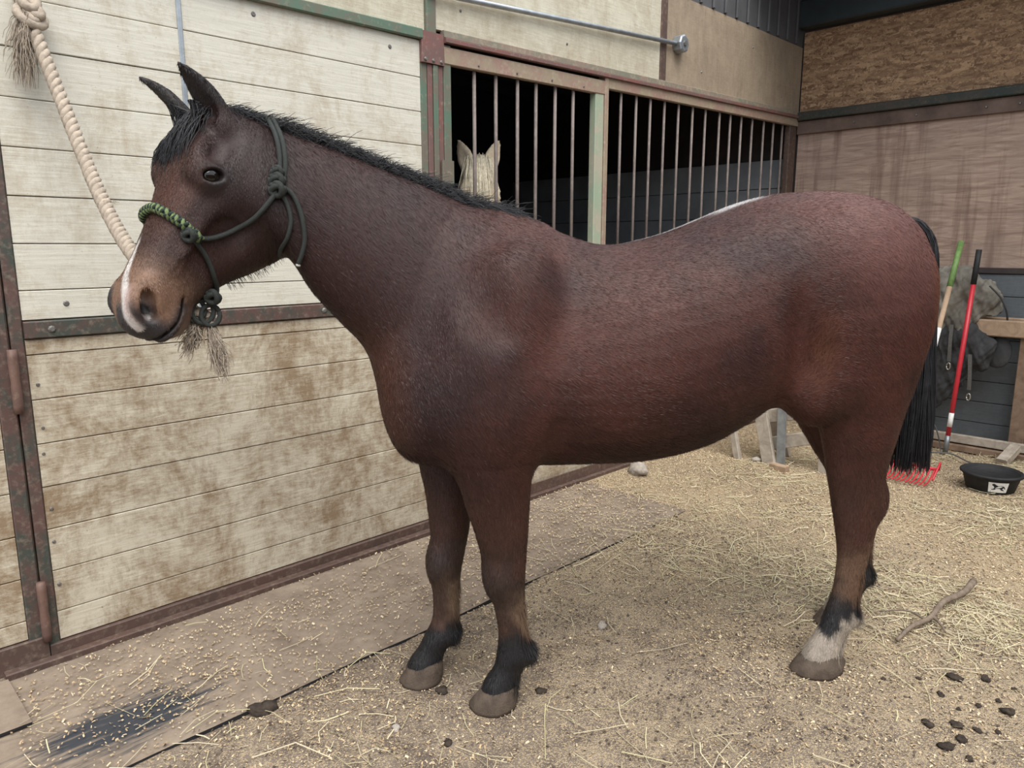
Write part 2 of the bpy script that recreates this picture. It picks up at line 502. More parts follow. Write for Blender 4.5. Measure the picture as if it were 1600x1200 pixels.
# ------------------------------------------------------------------ back wall, plane x = 6.23
def osb():
    m, nt = new_mat('strand_board')
    cs = []
    p0 = pos(nt)
    w = noise(nt, p0, 5, 2)
    for i, (r, s) in enumerate(((.55, (1, 12, 46)), (-.75, (1, 13, 50)), (.05, (1, 10, 40)))):
        mp = nd(nt, 'Mapping', {'Vector': p0, 'Rotation': (r, 0, 0), 'Scale': s})
        v = nd(nt, 'TexVoronoi', {'Vector': mp.outputs[0], 'Scale': 1.1, 'Randomness': 1.})
        cs.append(nd(nt, 'SeparateColor', {'Color': v.outputs['Color']}).outputs[i])
    sel = noise(nt, p0, 16, 5, .8, 1.5)
    a = mix(nt, math_(nt, 'GREATER_THAN', sel, .5), cs[0], cs[1])
    a = mix(nt, math_(nt, 'GREATER_THAN', noise(nt, p0, 21, 5, .8, 1.5), .54), a, cs[2])
    c = ramp(nt, a, [(0., (.145, .085, .052)), (.35, (.24, .148, .09)), (.7, (.33, .21, .125)), (1., (.46, .31, .19))])
    return finish(m, nt, c, .8, a, .4, .004, .2)

M['osb'] = osb()

def plywood():
    m, nt = new_mat('weathered_red_plywood')
    p = pos(nt)
    wv = noise(nt, pos(nt, (1, 2.2, 26)), 1.1, 8, .68, 1.6)
    st = noise(nt, pos(nt, (1, 7, .55)), 1.5, 6, .6)
    c = mix(nt, ramp(nt, wv, [(.36, 0.), (.64, 1.)]), (.25, .17, .135), (.47, .35, .28))
    c = mix(nt, ramp(nt, st, [(.52, 0.), (.68, .75)]), c, (.125, .065, .05))
    c = mix(nt, ramp(nt, noise(nt, p, 2, 4), [(.4, 0.), (.7, .5)]), c, (.30, .225, .185))
    return finish(m, nt, c, .7, wv, .25, .004, .25)

M['ply'] = plywood()
M['brownwood'] = simple('dark_brown_board', (.125, .085, .07), .75, .35, 6)
M['bluegrey'] = painted_siding('blue_grey_board', (.135, .15, .162), (.085, .085, .085), .5, .75, (3, 3, 60))
M['trimdark'] = simple('dark_trim', (.05, .04, .038), .8, .2, 10)

wb = box('wall_back', (6.245, -3.0, -.02), (6.32, 6.4, 3.62), M['trimdark'])
tag(wb, 'back wall of strand board over red plywood over blue grey planks', 'wall', kind='structure')
for y0, y1 in ((.42, 2.86), (-2.02, .415)):
    box('strand_board_sheet', (6.23, y0, 2.535), (6.244, y1, 3.155), M['osb'], wb)
    box('plywood_sheet', (6.23, y0, 1.30), (6.244, y1, 2.36), M['ply'], wb)
box('steel_beam', (6.17, -2.0, 2.465), (6.244, 2.86, 2.532), M['beam_green'], wb, .006)
box('ledger_board', (6.20, -2.0, 2.36), (6.244, 2.86, 2.463), M['brownwood'], wb, .004)
box('trim_strip', (6.215, -2.0, 1.258), (6.244, 2.86, 1.30), M['trimdark'], wb, .003)
gz = [.0, .163] + [.163 + .1555 * k for k in range(1, 7)] + [1.257]
for a, b in zip(gz[:-1], gz[1:]):
    box('plank', (6.228 + float(rng.uniform(-.002, .002)), -2.0, a + .002), (6.246, 2.84, b - .002), M['bluegrey'], wb, .003)
for y in (2.4, 1.95, 1.5, 1.3):
    V, Fc = tube_vf([(6.2, y, 2.41), (6.192, y, 2.41)], [.009, .006], 8)
    mesh('bolt', V, Fc, M['screw'], wb)
ow = box('wall_sky_block', (-3.0, -3.2, 0), (6.3, -3.1, 2.7), M['brownwood'])  # unseen wall, added to hold back low sky light from the front
tag(ow, 'unseen dark board wall added behind the viewer to cut frontal sky light', 'wall', kind='structure')
ce = box('ceiling', (5.3, -3.0, 3.60), (6.4, 2.95, 3.64), M['greymetal'])
tag(ce, 'dark sheet metal roof over the back of the aisle', 'roof', kind='structure')
beam('roof_beam', (6.17, -2.0, 3.27), (6.17, 2.86, 3.27), .12, .20, M['teal'], ce, (0, 0, 1), .01)
beam('purlin', (5.75, -2.0, 3.52), (5.75, 2.9, 3.52), .07, .12, M['teal'], ce, (0, 0, 1), .006)
beam('edge_beam', (5.33, -3.0, 3.52), (5.33, 2.9, 3.52), .08, .14, M['teal'], ce, (0, 0, 1), .006)

# inside of the dark stall
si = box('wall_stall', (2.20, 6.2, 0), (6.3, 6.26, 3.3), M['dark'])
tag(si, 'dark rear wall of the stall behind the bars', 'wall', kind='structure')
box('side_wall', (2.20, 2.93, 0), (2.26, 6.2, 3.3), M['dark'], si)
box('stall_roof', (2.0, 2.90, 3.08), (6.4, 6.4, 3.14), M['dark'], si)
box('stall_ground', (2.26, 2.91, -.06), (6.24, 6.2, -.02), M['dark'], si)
for k in range(6):
    box('rafter', (2.26, 3.2 + .5 * k, 2.98), (6.24, 3.26 + .5 * k, 3.08), M['dark'], si, .006)
for k in range(9):
    box('side_plank', (6.215, 2.93, .02 + .24 * k), (6.244, 6.2, .255 + .24 * k), M['stall_grey'], si, .004)
# ------------------------------------------------------------------ the bay horse, modelled as a distance field in its own frame
# frame: x toward the tail, y toward its right side, z up, origin between the fore hooves
HF = np.array([1.441, 1.701, 0.])
HD = np.array([.8434, -.5372, 0.])
HN = np.array([.5372, .8434, 0.])

def to_world(L):
    L = np.asarray(L, float)
    return HF + L[..., 0:1] * HD + L[..., 1:2] * HN + L[..., 2:3] * np.array([0, 0, 1.])

class Field:
    def __init__(self, lo, hi, vx):
        self.vx = vx
        self.i0 = np.floor(np.array(lo) / vx).astype(int)
        self.n = np.ceil(np.array(hi) / vx).astype(int) - self.i0
        self.bg = 14 * vx
        self.G = np.full(self.n, self.bg, np.float32)

    def clip(self, lo, hi):
        a = np.maximum(np.floor(np.array(lo) / self.vx).astype(int) - 1, self.i0)
        b = np.minimum(np.ceil(np.array(hi) / self.vx).astype(int) + 2, self.i0 + self.n)
        return a, b, tuple(slice(x - o, y - o) for x, y, o in zip(a, b, self.i0))

    def put(self, sl, A, k, sub):
        s = self.G[sl]
        if sub:
            A = -A
            h = np.maximum(k - np.abs(s - A), 0) / k
            self.G[sl] = np.maximum(s, A) + h * h * k * .25
        else:
            h = np.maximum(k - np.abs(s - A), 0) / k
            self.G[sl] = np.minimum(s, A) - h * h * k * .25

    def loft(self, rings, k, sub=False):
        """rings: K x n x 3"""
        R = np.asarray(rings, float)
        K, n, _ = R.shape
        V = np.vstack([R.reshape(-1, 3), R[0].mean(0), R[-1].mean(0)])
        Q = [(i * n + j, i * n + (j + 1) % n, (i + 1) * n + (j + 1) % n, (i + 1) * n + j) for i in range(K - 1) for j in range(n)]
        T = [(K * n, (j + 1) % n, j) for j in range(n)] + [(K * n + 1, (K - 1) * n + j, (K - 1) * n + (j + 1) % n) for j in range(n)]
        g = vdb.FloatGrid.createLevelSetFromPolygons(V, triangles=np.array(T, np.uint32), quads=np.array(Q, np.uint32), transform=vdb.createLinearTransform(self.vx), halfWidth=14)
        m = self.bg
        a, b, sl = self.clip(V.min(0) - m, V.max(0) + m)
        A = np.full(b - a, self.bg, np.float32)
        g.copyToArray(A, ijk=tuple(int(v) for v in a))
        self.put(sl, A, k, sub)

    def ell(self, c, r, k, sub=False, ax=None):
        c, r = np.array(c, float), np.array(r, float)
        R = np.eye(3) if ax is None else np.array(ax, float)
        ext = np.abs(R.T) @ r + k + .01
        a, b, sl = self.clip(c - ext, c + ext)
        if np.any(b <= a):
            return
        X = np.stack(np.meshgrid(*[np.arange(p, q) * self.vx for p, q in zip(a, b)], indexing='ij'), -1).astype(np.float32) - c.astype(np.float32)
        q = X @ R.T.astype(np.float32)
        k0 = np.linalg.norm(q / r, axis=-1)
        k1 = np.linalg.norm(q / (r * r), axis=-1) + 1e-6
        self.put(sl, (k0 * (k0 - 1) / k1).astype(np.float32), k, sub)

    def polygonize(self):
        g = vdb.FloatGrid(self.bg)
        g.copyFromArray(self.G, ijk=tuple(int(v) for v in self.i0))
        g.transform = vdb.createLinearTransform(self.vx)
        P, Q = g.convertToQuads(0.0)
        return np.array(P, float), np.array(Q, int)

TH = np.linspace(0, 2 * PI, 40, endpoint=False)

def oval(c, U, Sd, ht, hb, hs, pt=1., pb=1., ps=1.):
    co, si = np.cos(TH), np.sin(TH)
    u = np.where(co > 0, ht * np.abs(co) ** pt, -hb * np.abs(co) ** pb)
    s = hs * np.sign(si) * np.abs(si) ** ps
    return np.array(c)[None] + u[:, None] * np.array(U)[None] + s[:, None] * np.array(Sd)[None]

def torso_rings():
    #  x, top, bottom, half width, height of greatest width (0..1), top exponent
    T = [(-.185, 1.09, .90, .07, .5, 1.0), (-.16, 1.16, .86, .12, .5, 1.0), (-.09, 1.30, .825, .175, .45, 1.0), (0., 1.46, .80, .215, .42, 1.05),
         (.1, 1.535, .788, .24, .42, 1.35), (.2, 1.532, .78, .25, .42, 1.55), (.3, 1.503, .775, .265, .42, 1.45), (.43, 1.461, .772, .285, .45, 1.1),
         (.52, 1.456, .771, .30, .45, .95), (.6, 1.470, .773, .305, .46, .92), (.7, 1.497, .785, .305, .46, .95), (.81, 1.539, .812, .30, .46, 1.0),
         (.92, 1.582, .862, .285, .46, 1.05), (1.03, 1.611, .925, .272, .48, 1.1), (1.145, 1.622, .97, .275, .5, 1.1), (1.26, 1.624, .98, .28, .5, 1.1),
         (1.38, 1.610, 1.0, .265, .5, 1.05), (1.47, 1.578, 1.05, .22, .5, 1.0), (1.545, 1.52, 1.12, .15, .5, 1.0), (1.585, 1.44, 1.2, .07, .5, 1.0)]
    T = catmull(T, 4)
    out = []
    for x, t, b, w, f, p in T:
        zc = b + (t - b) * f
        out.append(oval((x, 0, zc), (0, 0, 1), (0, 1, 0), t - zc, zc - b, w, p, .92, .9))
    return out

def leg_rings(rows):
    """rows: z, x, y, rx, ry"""
    out = []
    for z, x, y, rx, ry in catmull(rows, 3):
        out.append(oval((x, y, z), (1, 0, 0), (0, 1, 0), rx, rx, ry))
    return out

LEGS = {
 'LF': [(1.10, .07, -.13, .13, .09), (.97, .075, -.145, .145, .092), (.85, .092, -.145, .135, .088), (.75, .107, -.138, .108, .080), (.68, .116, -.132, .096, .072), (.60, .128, -.125, .082, .062), (.52, .137, -.118, .070, .054),
        (.446, .144, -.112, .060, .053), (.40, .150, -.108, .055, .048), (.35, .156, -.106, .049, .041), (.27, .166, -.104, .045, .037), (.22, .172, -.102, .050, .040), (.175, .176, -.10, .058, .047),
        (.13, .156, -.098, .048, .041), (.09, .136, -.096, .054, .046), (.055, .126, -.095, .058, .05), (.035, .122, -.095, .05, .045)],
 'RF': [(1.10, .04, .12, .12, .09), (.95, .02, .135, .125, .09), (.85, .006, .13, .112, .085), (.75, .0, .12, .095, .075), (.66, .002, .112, .080, .065), (.54, .0, .105, .066, .055),
        (.47, -.006, .10, .058, .05), (.415, -.013, .098, .053, .05), (.36, -.016, .096, .047, .043), (.25, -.018, .095, .043, .036), (.2, -.024, .095, .047, .039), (.16, -.036, .095, .056, .046),
        (.115, -.066, .095, .049, .041), (.08, -.088, .095, .054, .046), (.05, -.097, .095, .057, .05), (.035, -.10, .095, .05, .045)],
 'LH': [(1.47, 1.30, -.07, .19, .10), (1.38, 1.305, -.115, .235, .13), (1.28, 1.305, -.135, .244, .142), (1.18, 1.302, -.145, .238, .142), (1.08, 1.296, -.15, .220, .132), (1.0, 1.298, -.15, .202, .118), (.92, 1.322, -.147, .155, .10),
        (.80, 1.332, -.143, .122, .080), (.72, 1.334, -.141, .106, .067), (.65, 1.344, -.14, .098, .058), (.595, 1.350, -.14, .092, .053), (.54, 1.352, -.14, .080, .049), (.46, 1.353, -.14, .064, .043), (.40, 1.351, -.14, .055, .037),
        (.3, 1.340, -.14, .050, .034), (.24, 1.330, -.14, .055, .037), (.18, 1.318, -.14, .062, .044), (.13, 1.290, -.14, .057, .043), (.09, 1.270, -.14, .062, .048), (.055, 1.258, -.14, .066, .052), (.035, 1.255, -.14, .055, .045)],
 'RH': [(1.47, 1.30, .07, .19, .10), (1.38, 1.31, .115, .235, .13), (1.28, 1.325, .135, .25, .142), (1.18, 1.335, .145, .245, .142), (1.08, 1.35, .15, .228, .132), (1.0, 1.368, .15, .20, .118), (.90, 1.405, .147, .160, .10),
        (.80, 1.435, .143, .125, .080), (.70, 1.478, .141, .100, .066), (.62, 1.525, .14, .092, .056), (.56, 1.55, .14, .088, .052), (.50, 1.567, .14, .076, .048), (.42, 1.588, .14, .060, .041), (.36, 1.597, .14, .052, .036),
        (.28, 1.603, .14, .048, .034), (.22, 1.602, .14, .053, .037), (.17, 1.594, .14, .060, .044), (.125, 1.567, .14, .056, .043), (.085, 1.548, .14, .061, .048), (.05, 1.538, .14, .065, .052), (.035, 1.535, .14, .055, .045)]}

def neck_rings():
    # crest point, throat point, half width
    T = [(.26, 0, 1.49, -.06, 0, .92, .17), (.09, 0, 1.550, -.17, -.005, .97, .165), (.0, -.004, 1.592, -.218, -.012, 1.065, .15), (-.10, -.012, 1.632, -.262, -.025, 1.165, .132),
         (-.20, -.025, 1.668, -.330, -.045, 1.245, .115), (-.31, -.042, 1.708, -.395, -.068, 1.325, .102), (-.42, -.065, 1.745, -.44, -.09, 1.405, .092), (-.51, -.085, 1.77, -.485, -.11, 1.47, .086), (-.585, -.10, 1.775, -.55, -.125, 1.53, .075)]
    T = catmull(T, 4)
    out = []
    for r in T:
        A, B = r[:3], r[3:6]
        U = A - B; L = np.linalg.norm(U); U /= L
        out.append(oval((A + B) / 2 - U * L * .06, U, (0, 1, 0), L * .56, L * .44, r[6], 1.25, .9, .95))
    return out

# head frame: A runs from poll to muzzle, B is the face side, C is the horse's right
HP = np.array([-.622, -.083, 1.776])
_yaw, _pit = math.radians(40), math.radians(56)
_h = np.array([-math.cos(_yaw), -math.sin(_yaw), 0])
HA = math.cos(_pit) * _h + np.array([0, 0, -math.sin(_pit)])
HB = math.sin(_pit) * _h + np.array([0, 0, math.cos(_pit)])
HC = np.array([_h[1], -_h[0], 0])
HAX = np.stack([HA, HB, HC])
LH_ = .575
HK = 1.13

def hp(u, v, w):
    return HP + HA * u * LH_ + HB * v * HK + HC * w * HK

def head_rings():
    T = [(-.05, .0, -.06, -.12, .045), (.02, .022, -.06, -.18, .075), (.11, .034, -.065, -.245, .092), (.21, .038, -.06, -.285, .100), (.31, .032, -.06, -.292, .100), (.41, .020, -.065, -.278, .092),
         (.51, .010, -.07, -.248, .080), (.61, .004, -.07, -.210, .069), (.71, -.001, -.07, -.180, .062), (.80, -.003, -.072, -.158, .058), (.88, -.010, -.078, -.150, .061), (.94, -.024, -.082, -.142, .056),
         (.985, -.048, -.09, -.130, .041), (1.005, -.07, -.095, -.118, .02)]
    out = []
    for u, t, c, b, w in catmull(T, 4):
        out.append(oval(hp(u, c, 0), HB, HC, (t - c) * HK, (c - b) * HK, w * HK, .8, 1.1, .85))
    return out

def ear_rings(side, base, tip, ws=1.):
    ax = tip - base; L = np.linalg.norm(ax); ax /= L
    front = _h + HC * .45 * side - np.array([0, 0, .2]); front -= ax * np.dot(front, ax); front /= np.linalg.norm(front)
    sd = np.cross(ax, front)
    out = []
    for t, wd, th, bend in catmull([(-.2, .026, .026, 0), (.0, .031, .028, .0), (.18, .036, .024, -.006), (.4, .036, .019, -.010), (.6, .030, .015, -.010), (.8, .020, .010, -.004), (.93, .010, .007, .003), (1.0, .004, .004, .008)], 4):
        out.append(oval(base + ax * L * t + front * bend, front, sd, th, th, wd * ws))
    # the hollow of the ear opens to the front
    cut = []
    for t, wd, th in catmull([(.12, .004, .006), (.2, .018, .016), (.35, .028, .019), (.55, .024, .016), (.75, .014, .011), (.9, .004, .005)], 4):
        cut.append(oval(base + ax * L * t + front * .017, front, sd, th, th, wd * ws))
    return out, cut

def head_into(F_):
    # head
    F_.loft(head_rings(), .05)
    for s in (-1, 1):
        F_.ell(hp(.29, -.165, .052 * s), (.125, .12, .050), .06, ax=HAX)     # cheek
        F_.ell(hp(.245, .012, .074 * s), (.058, .026, .026), .03, ax=HAX)     # brow
        F_.ell(hp(.305, -.020, .084 * s), (.036, .033, .026), .025, ax=HAX)    # lids
        F_.ell(hp(.46, -.062, .070 * s), (.10, .010, .012), .03, ax=HAX)      # facial crest
        F_.ell(hp(.88, -.042, .047 * s), (.048, .034, .021), .03, ax=HAX)     # nostril wing
        F_.ell(hp(.93, -.118, .030 * s), (.045, .026, .030), .03, ax=HAX)     # lips
    F_.ell(hp(.955, -.075, 0), (.040, .045, .045), .03, ax=HAX)
    F_.ell(hp(.88, -.150, 0), (.045, .026, .036), .03, ax=HAX)                # chin
    for s in (-1, 1):
        F_.ell(hp(.15, .002, .096 * s), (.045, .028, .022), .04, True, ax=HAX)   # hollow above the eye
        F_.ell(hp(.55, -.115, .092 * s), (.08, .035, .018), .05, True, ax=HAX)
        e1 = HA * .62 + HB * .785; e2 = HB * .62 - HA * .785
        F_.ell(hp(.302, -.018, .102 * s), (.0265, .0150, .030), .006, True, ax=[e1, e2, HC])   # eye opening
        rot = [HA * .80 + HB * -.6, HA * .6 + HB * .80, HC]
        F_.ell(hp(.905, -.050, .060 * s), (.038, .019, .036), .010, True, ax=rot)  # nostril
        F_.ell(hp(.938, -.070, .060 * s), (.017, .014, .024), .010, True, ax=rot)
    # mouth line
    ring = []
    for u, v in catmull([(.79, -.112), (.84, -.124), (.90, -.127), (.97, -.118), (1.03, -.11)], 4):
        ring.append(oval(hp(u, v, 0), HB, HC, .0045, .0045, .085))
    F_.loft(ring, .008, True)

def build_horse_field():
    F_ = Field((-1.06, -.50, .0), (1.75, .48, 2.02), .0055)
    F_.loft(torso_rings(), .001)
    F_.loft(neck_rings(), .09)
    # breast, shoulder blade, point of shoulder, triceps
    for s in (-1, 1):
        F_.ell((-.095, .095 * s, 1.0), (.095, .10, .17), .09)
        F_.ell((.10, .175 * s, 1.20), (.13, .075, .27), .08, ax=[(.92, 0, -.38), (0, 1, 0), (.38, 0, .92)])
        F_.ell((.16, .185 * s, .99), (.11, .07, .13), .06)
    for k in ('LF', 'RF', 'LH', 'RH'):
        F_.loft(leg_rings(LEGS[k]), .06 if k[1] == 'F' else .07)
    for s in (-1, 1):
        dx = 0 if s < 0 else .05
        F_.ell((1.13 + dx, .165 * s, 1.02), (.10, .085, .13), .07)          # stifle
        F_.ell((1.22, .15 * s, 1.42), (.20, .12, .16), .08)                # point of hip and gluteals
    # hollow of the flank and behind the elbow
    for s in (-1, 1):
        F_.ell((1.035, .318 * s, 1.14), (.05, .075, .20), .06, True, ax=[(.97, 0, .24), (0, 1, 0), (-.24, 0, .97)])
    for s in (-1, 1):
        F_.ell((.272, .285 * s, .83), (.032, .07, .13), .04, True)
        F_.ell((.02, .274 * s, 1.36), (.05, .05, .16), .08, True, ax=[(.88, 0, .47), (0, 1, 0), (-.47, 0, .88)])
    F_.ell((-.17, 0, .98), (.05, .016, .12), .03, True)
    # knees, hocks, fetlocks: bony relief
    F_.ell((.112, -.112, .445), (.03, .04, .055), .05)
    F_.ell((-.044, .098, .415), (.03, .04, .055), .05)
    F_.ell((1.43, -.14, .60), (.03, .028, .06), .04)
    F_.ell((1.632, .14, .57), (.03, .028, .06), .04)
    for x, y, z in ((.215, -.10, .172), (.002, .095, .16), (1.368, -.14, .185), (1.645, .14, .18)):
        F_.ell((x, y, z), (.028, .030, .035), .03)
    head_into(F_)
    for s in (-1, 1):
        o, c = ear_rings(s, hp(.045, -.005, -.052) if s < 0 else hp(.04, .006, .072), np.array([-.676, -.186, 1.890]) if s < 0 else np.array([-.794, -.050, 1.880]))
        F_.loft(o, .025)
        F_.loft(c, .006, True)
    return F_

HORSE = build_horse_field()
HP_V, HP_Q = HORSE.polygonize()

def largest(V, Q):
    lab = np.arange(len(V))
    e = np.vstack([Q[:, [0, 1]], Q[:, [1, 2]], Q[:, [2, 3]], Q[:, [3, 0]]])
    for _ in range(400):
        m = lab.copy()
        np.minimum.at(m, e[:, 0], lab[e[:, 1]])
        np.minimum.at(m, e[:, 1], lab[e[:, 0]])
        m = m[m]; m = m[m]
        if np.array_equal(m, lab):
            break
        lab = m
    u, c = np.unique(lab, return_counts=True)
    keep = lab == u[c.argmax()]
    idx = np.cumsum(keep) - 1
    Q = Q[keep[Q].all(1)]
    return V[keep], idx[Q], len(u)

HP_V, HP_Q, _n = largest(HP_V, HP_Q)

def relax(V, Q, it, lam=.5):
    e = np.vstack([Q[:, [0, 1]], Q[:, [1, 2]], Q[:, [2, 3]], Q[:, [3, 0]]])
    deg = np.bincount(e[:, 0], minlength=len(V)) + np.bincount(e[:, 1], minlength=len(V))
    for k in range(it):
        acc = np.zeros_like(V)
        for a in range(3):
            acc[:, a] = np.bincount(e[:, 0], V[e[:, 1], a], len(V)) + np.bincount(e[:, 1], V[e[:, 0], a], len(V))
        l = lam if k % 2 == 0 else -lam * 1.02
        V = V + l * (acc / deg[:, None] - V)
    return V

HP_V = relax(HP_V, HP_Q, 10)

def vnormals(V, Q):
    fn = np.cross(V[Q[:, 2]] - V[Q[:, 0]], V[Q[:, 3]] - V[Q[:, 1]])
    N = np.zeros_like(V)
    for j in range(4):
        for a in range(3):
            N[:, a] += np.bincount(Q[:, j], fn[:, a], len(V))
    return N / (np.linalg.norm(N, axis=1)[:, None] + 1e-12)

HP_N = vnormals(HP_V, HP_Q)
if np.mean(np.sum(HP_N * (HP_V - np.array([.6, 0, 1.1])), axis=1)) < 0:
    HP_Q = HP_Q[:, ::-1]
    HP_N = -HP_N

def sstep(a, b, x):
    t = np.clip((x - a) / (b - a), 0, 1)
    return t * t * (3 - 2 * t)

def n3(P, s, seed=0):
    return .5 * (fbm(P[:, 0] * s + P[:, 1] * s * .7, P[:, 2] * s + P[:, 1] * s * .4, seed))+.5 * fbm(P[:, 0] * s - P[:, 1] * s * .5 + 31, P[:, 2] * s + 11, seed + 5)

def coat(P, N):
    """coat colour (linear) of the bay by place on the body"""
    x, y, z = P.T
    def lerp(c, col, f):
        return c * (1 - f[:, None]) + np.array(col)[None] * f[:, None]
    nb = n3(P, 5, 2)
    c = np.tile(np.array([.072, .023, .0165]), (len(P), 1))
    c = lerp(c, (.105, .036, .026), sstep(.45, .75, nb) * .7)
    c = lerp(c, (.036, .013, .012), sstep(.55, .32, nb) * .8)
    body = sstep(.55, .75, z)
    # darker neck and shoulder, redder quarters with the sheen on top painted in
    neck = sstep(.25, -.15, x) * body
    c = lerp(c, (.024, .0095, .0092), neck * .75)
    c = lerp(c, (.165, .070, .058), sstep(.95, 1.25, x) * sstep(1.15, 1.5, z) * .85)
    wl_ = sstep(1.03, .96, x) * sstep(.80, .88, x) * sstep(-.035, .0, y + nb * .03) + sstep(.5, .62, x) * sstep(.9, .8, x) * sstep(.0, .03, y) * .8  # pale loin: rim highlight painted into the coat, plus a whitish hair patch
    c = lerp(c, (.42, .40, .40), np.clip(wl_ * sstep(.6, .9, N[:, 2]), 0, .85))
    # tan flank, buttock edge and groin
    c = lerp(c, (.15, .058, .030), np.exp(-(((x - 1.10) / .035) ** 2 + ((z - 1.13) / .11) ** 2)) * .5)
    c = lerp(c, (.19, .062, .028), sstep(1.44, 1.56, x) * sstep(.9, 1.1, z) * sstep(1.5, 1.35, z) * .8)
    c = lerp(c, (.14, .050, .026), sstep(-.10, -.22, x) * sstep(.8, .95, z) * sstep(1.3, 1.1, z) * sstep(-.4, -.3, x) * .45)
    # legs
    leg = sstep(.80, .62, z)
    c = lerp(c, (.072, .033, .023), leg * .7)
    fore = (x < .7)
    nz = n3(P, 14, 8) - .47
    zf = z + nz * .30
    kn = np.exp(-((zf - .43) / .085) ** 2) * fore
    c = lerp(c, (.035, .022, .019), kn * .85)
    back = .25 + .75 * sstep(-.45, .45, N[:, 0] + nz * 1.2)
    c = lerp(c, (.21, .140, .092), np.exp(-((zf - .30) / .085) ** 2) * fore * .85 * back)
    c = lerp(c, (.030, .020, .018), np.exp(-((zf - .30) / .09) ** 2) * fore * .7 * (1 - back))
    hk = sstep(.50, .36, zf) * (~fore)
    c = lerp(c, (.165, .100, .064), hk * .65)
    front = (~fore) & (((y < 0) & (x < 1.335)) | ((y > 0) & (x < 1.60)))
    c = lerp(c, (.022, .018, .018), sstep(.36, .27, zf) * (~fore) * np.where(front, .95, .45))
    c = lerp(c, (.016, .015, .017), sstep(.255, .19, zf) * fore)
    c = lerp(c, (.016, .015, .017), sstep(.255, .20, zf) * (~fore))
    sock = sstep(.165, .135, zf + .02 * nz) * (~fore) * (y < 0)
    c = lerp(c, (.36, .31, .26), sock * .95)
    c = lerp(c, (.36, .31, .26), sstep(.15, .12, zf) * (~fore) * (y > 0) * .9)
    # head
    q = P - HP
    u, v, w = q @ HA / LH_, q @ HB / HK, q @ HC / HK
    head = sstep(.0, .12, u) * (x < -.42) * (u < 1.2)
    c = lerp(c, (.034, .0165, .0155), head * .85)
    c = lerp(c, (.075, .033, .024), head * sstep(.02, .05, np.abs(w)) * np.exp(-((u - .62) / .2) ** 2) * .5)
    c = lerp(c, (.115, .043, .026), head * np.exp(-((u - .45) / .2) ** 2) * sstep(-.03, .0, v) * .7)
    c = lerp(c, (.19, .108, .070), head * sstep(.64, .80, u) * .85)
    c = lerp(c, (.050, .036, .034), head * sstep(-.10, -.15, v) * sstep(.62, .75, u) * .5)
    eye = (u - .305) ** 2 * LH_ ** 2 + (v + .02) ** 2 * 1.4
    c = lerp(c, (.018, .014, .014), head * np.exp(-eye / .0018) * (np.abs(w) > .05))
    nn = nz * .03
    muz = head * sstep(.90, .965, u + nn)
    c = lerp(c, (.030, .026, .028), muz * sstep(.012, -.004, w - .01))
    c = lerp(c, (.022, .020, .022), head * sstep(.84, .90, u + nn) * sstep(.025, .04, w))
    c = lerp(c, (.030, .024, .024), head * np.exp(-((v + .123) / .017) ** 2) * sstep(.78, .83, u))
    c = lerp(c, (.21, .15, .115), head * sstep(.86, .92, u) * sstep(-.135, -.15, v) * .8)
    # white snip running down from the noseband into the near nostril
    wc = np.interp(u, [.55, .70, .82, .92, 1.0], [.020, .014, .0, -.026, -.032]) + nn * .5
    hw = np.interp(u, [.55, .62, .75, .84, .92, .99, 1.03], [.0, .004, .009, .012, .017, .012, .0])
    wh = sstep(1.35, .55, np.abs(w - wc + nz * .016) / (hw + 1e-4)) * (v > -.075) * sstep(.60, .68, u)
    c = lerp(c, (.60, .56, .53), head * wh * .92)
    pink = head * np.exp(-((u - .925) / .05) ** 2 - ((w + .034) / .012) ** 2) * sstep(-.075, -.055, v)
    c = lerp(c, (.46, .33, .30), np.clip(pink * 1.2, 0, .9))
    nos = ((u - .922) * LH_) ** 2 + (v + .058) ** 2
    c = lerp(c, (.015, .012, .013), head * np.clip(np.exp(-nos / .00034) * 1.4, 0, 1) * (np.abs(w) > .02) * (np.abs(w) < .056))
    # ears dark on rims and tips
    ear = (u < .02) * (v > .0) * (z > 1.80) * (x < -.45)
    c = lerp(c, (.022, .016, .016), ear * .95)
    c = lerp(c, (.012, .011, .013), ear * sstep(-.12, -.2, u))
    dk = np.where(x < -.42, .74 + .36 * sstep(.66, .82, u), .80) * np.where(z > .5, 1, 1.1)
    dk = np.minimum(dk, 1.12)
    pale = sstep(.25, .40, c.max(1))
    c = c * (dk + (1 - dk) * pale)[:, None]
    return np.clip(c * (1 + (n3(P, 40, 12) - .47)[:, None] * .5), 0.004, 1)

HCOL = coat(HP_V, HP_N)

def coat_material(name, rough=.5, sheen=.25):
    m, nt = new_mat(name)
    a = nd(nt, 'Attribute', attribute_name='coat')
    p = pos(nt)
    n = noise(nt, p, 160, 3, .7)
    c = mix(nt, .35, a.outputs['Color'], mix(nt, 1., a.outputs['Color'], ramp(nt, n, [(.25, .35), (.75, 1.6)]), 'MULTIPLY'))
    return finish(m, nt, c, rough, n, .25, .003, .36)

M['coat'] = coat_material('bay_coat', .55)
M['coat_hair'] = coat_material('bay_coat_hair', .46)
M['mane'] = simple('black_mane', (.016, .016, .019), .45, .4, 30, spec=.45)
M['hoof'] = simple('muddy_hoof', (.088, .066, .051), .9, .35, 22, bstr=.5)
me_, nt_ = new_mat('dark_eye')
M['eye'] = finish(me_, nt_, (.008, .005, .004), .04, spec=.6)

def add_color(o, C, name='coat'):
    at = o.data.color_attributes.new(name, 'FLOAT_COLOR', 'POINT')
    at.data.foreach_set('color', np.hstack([C, np.ones((len(C), 1))]).astype(np.float32).ravel())

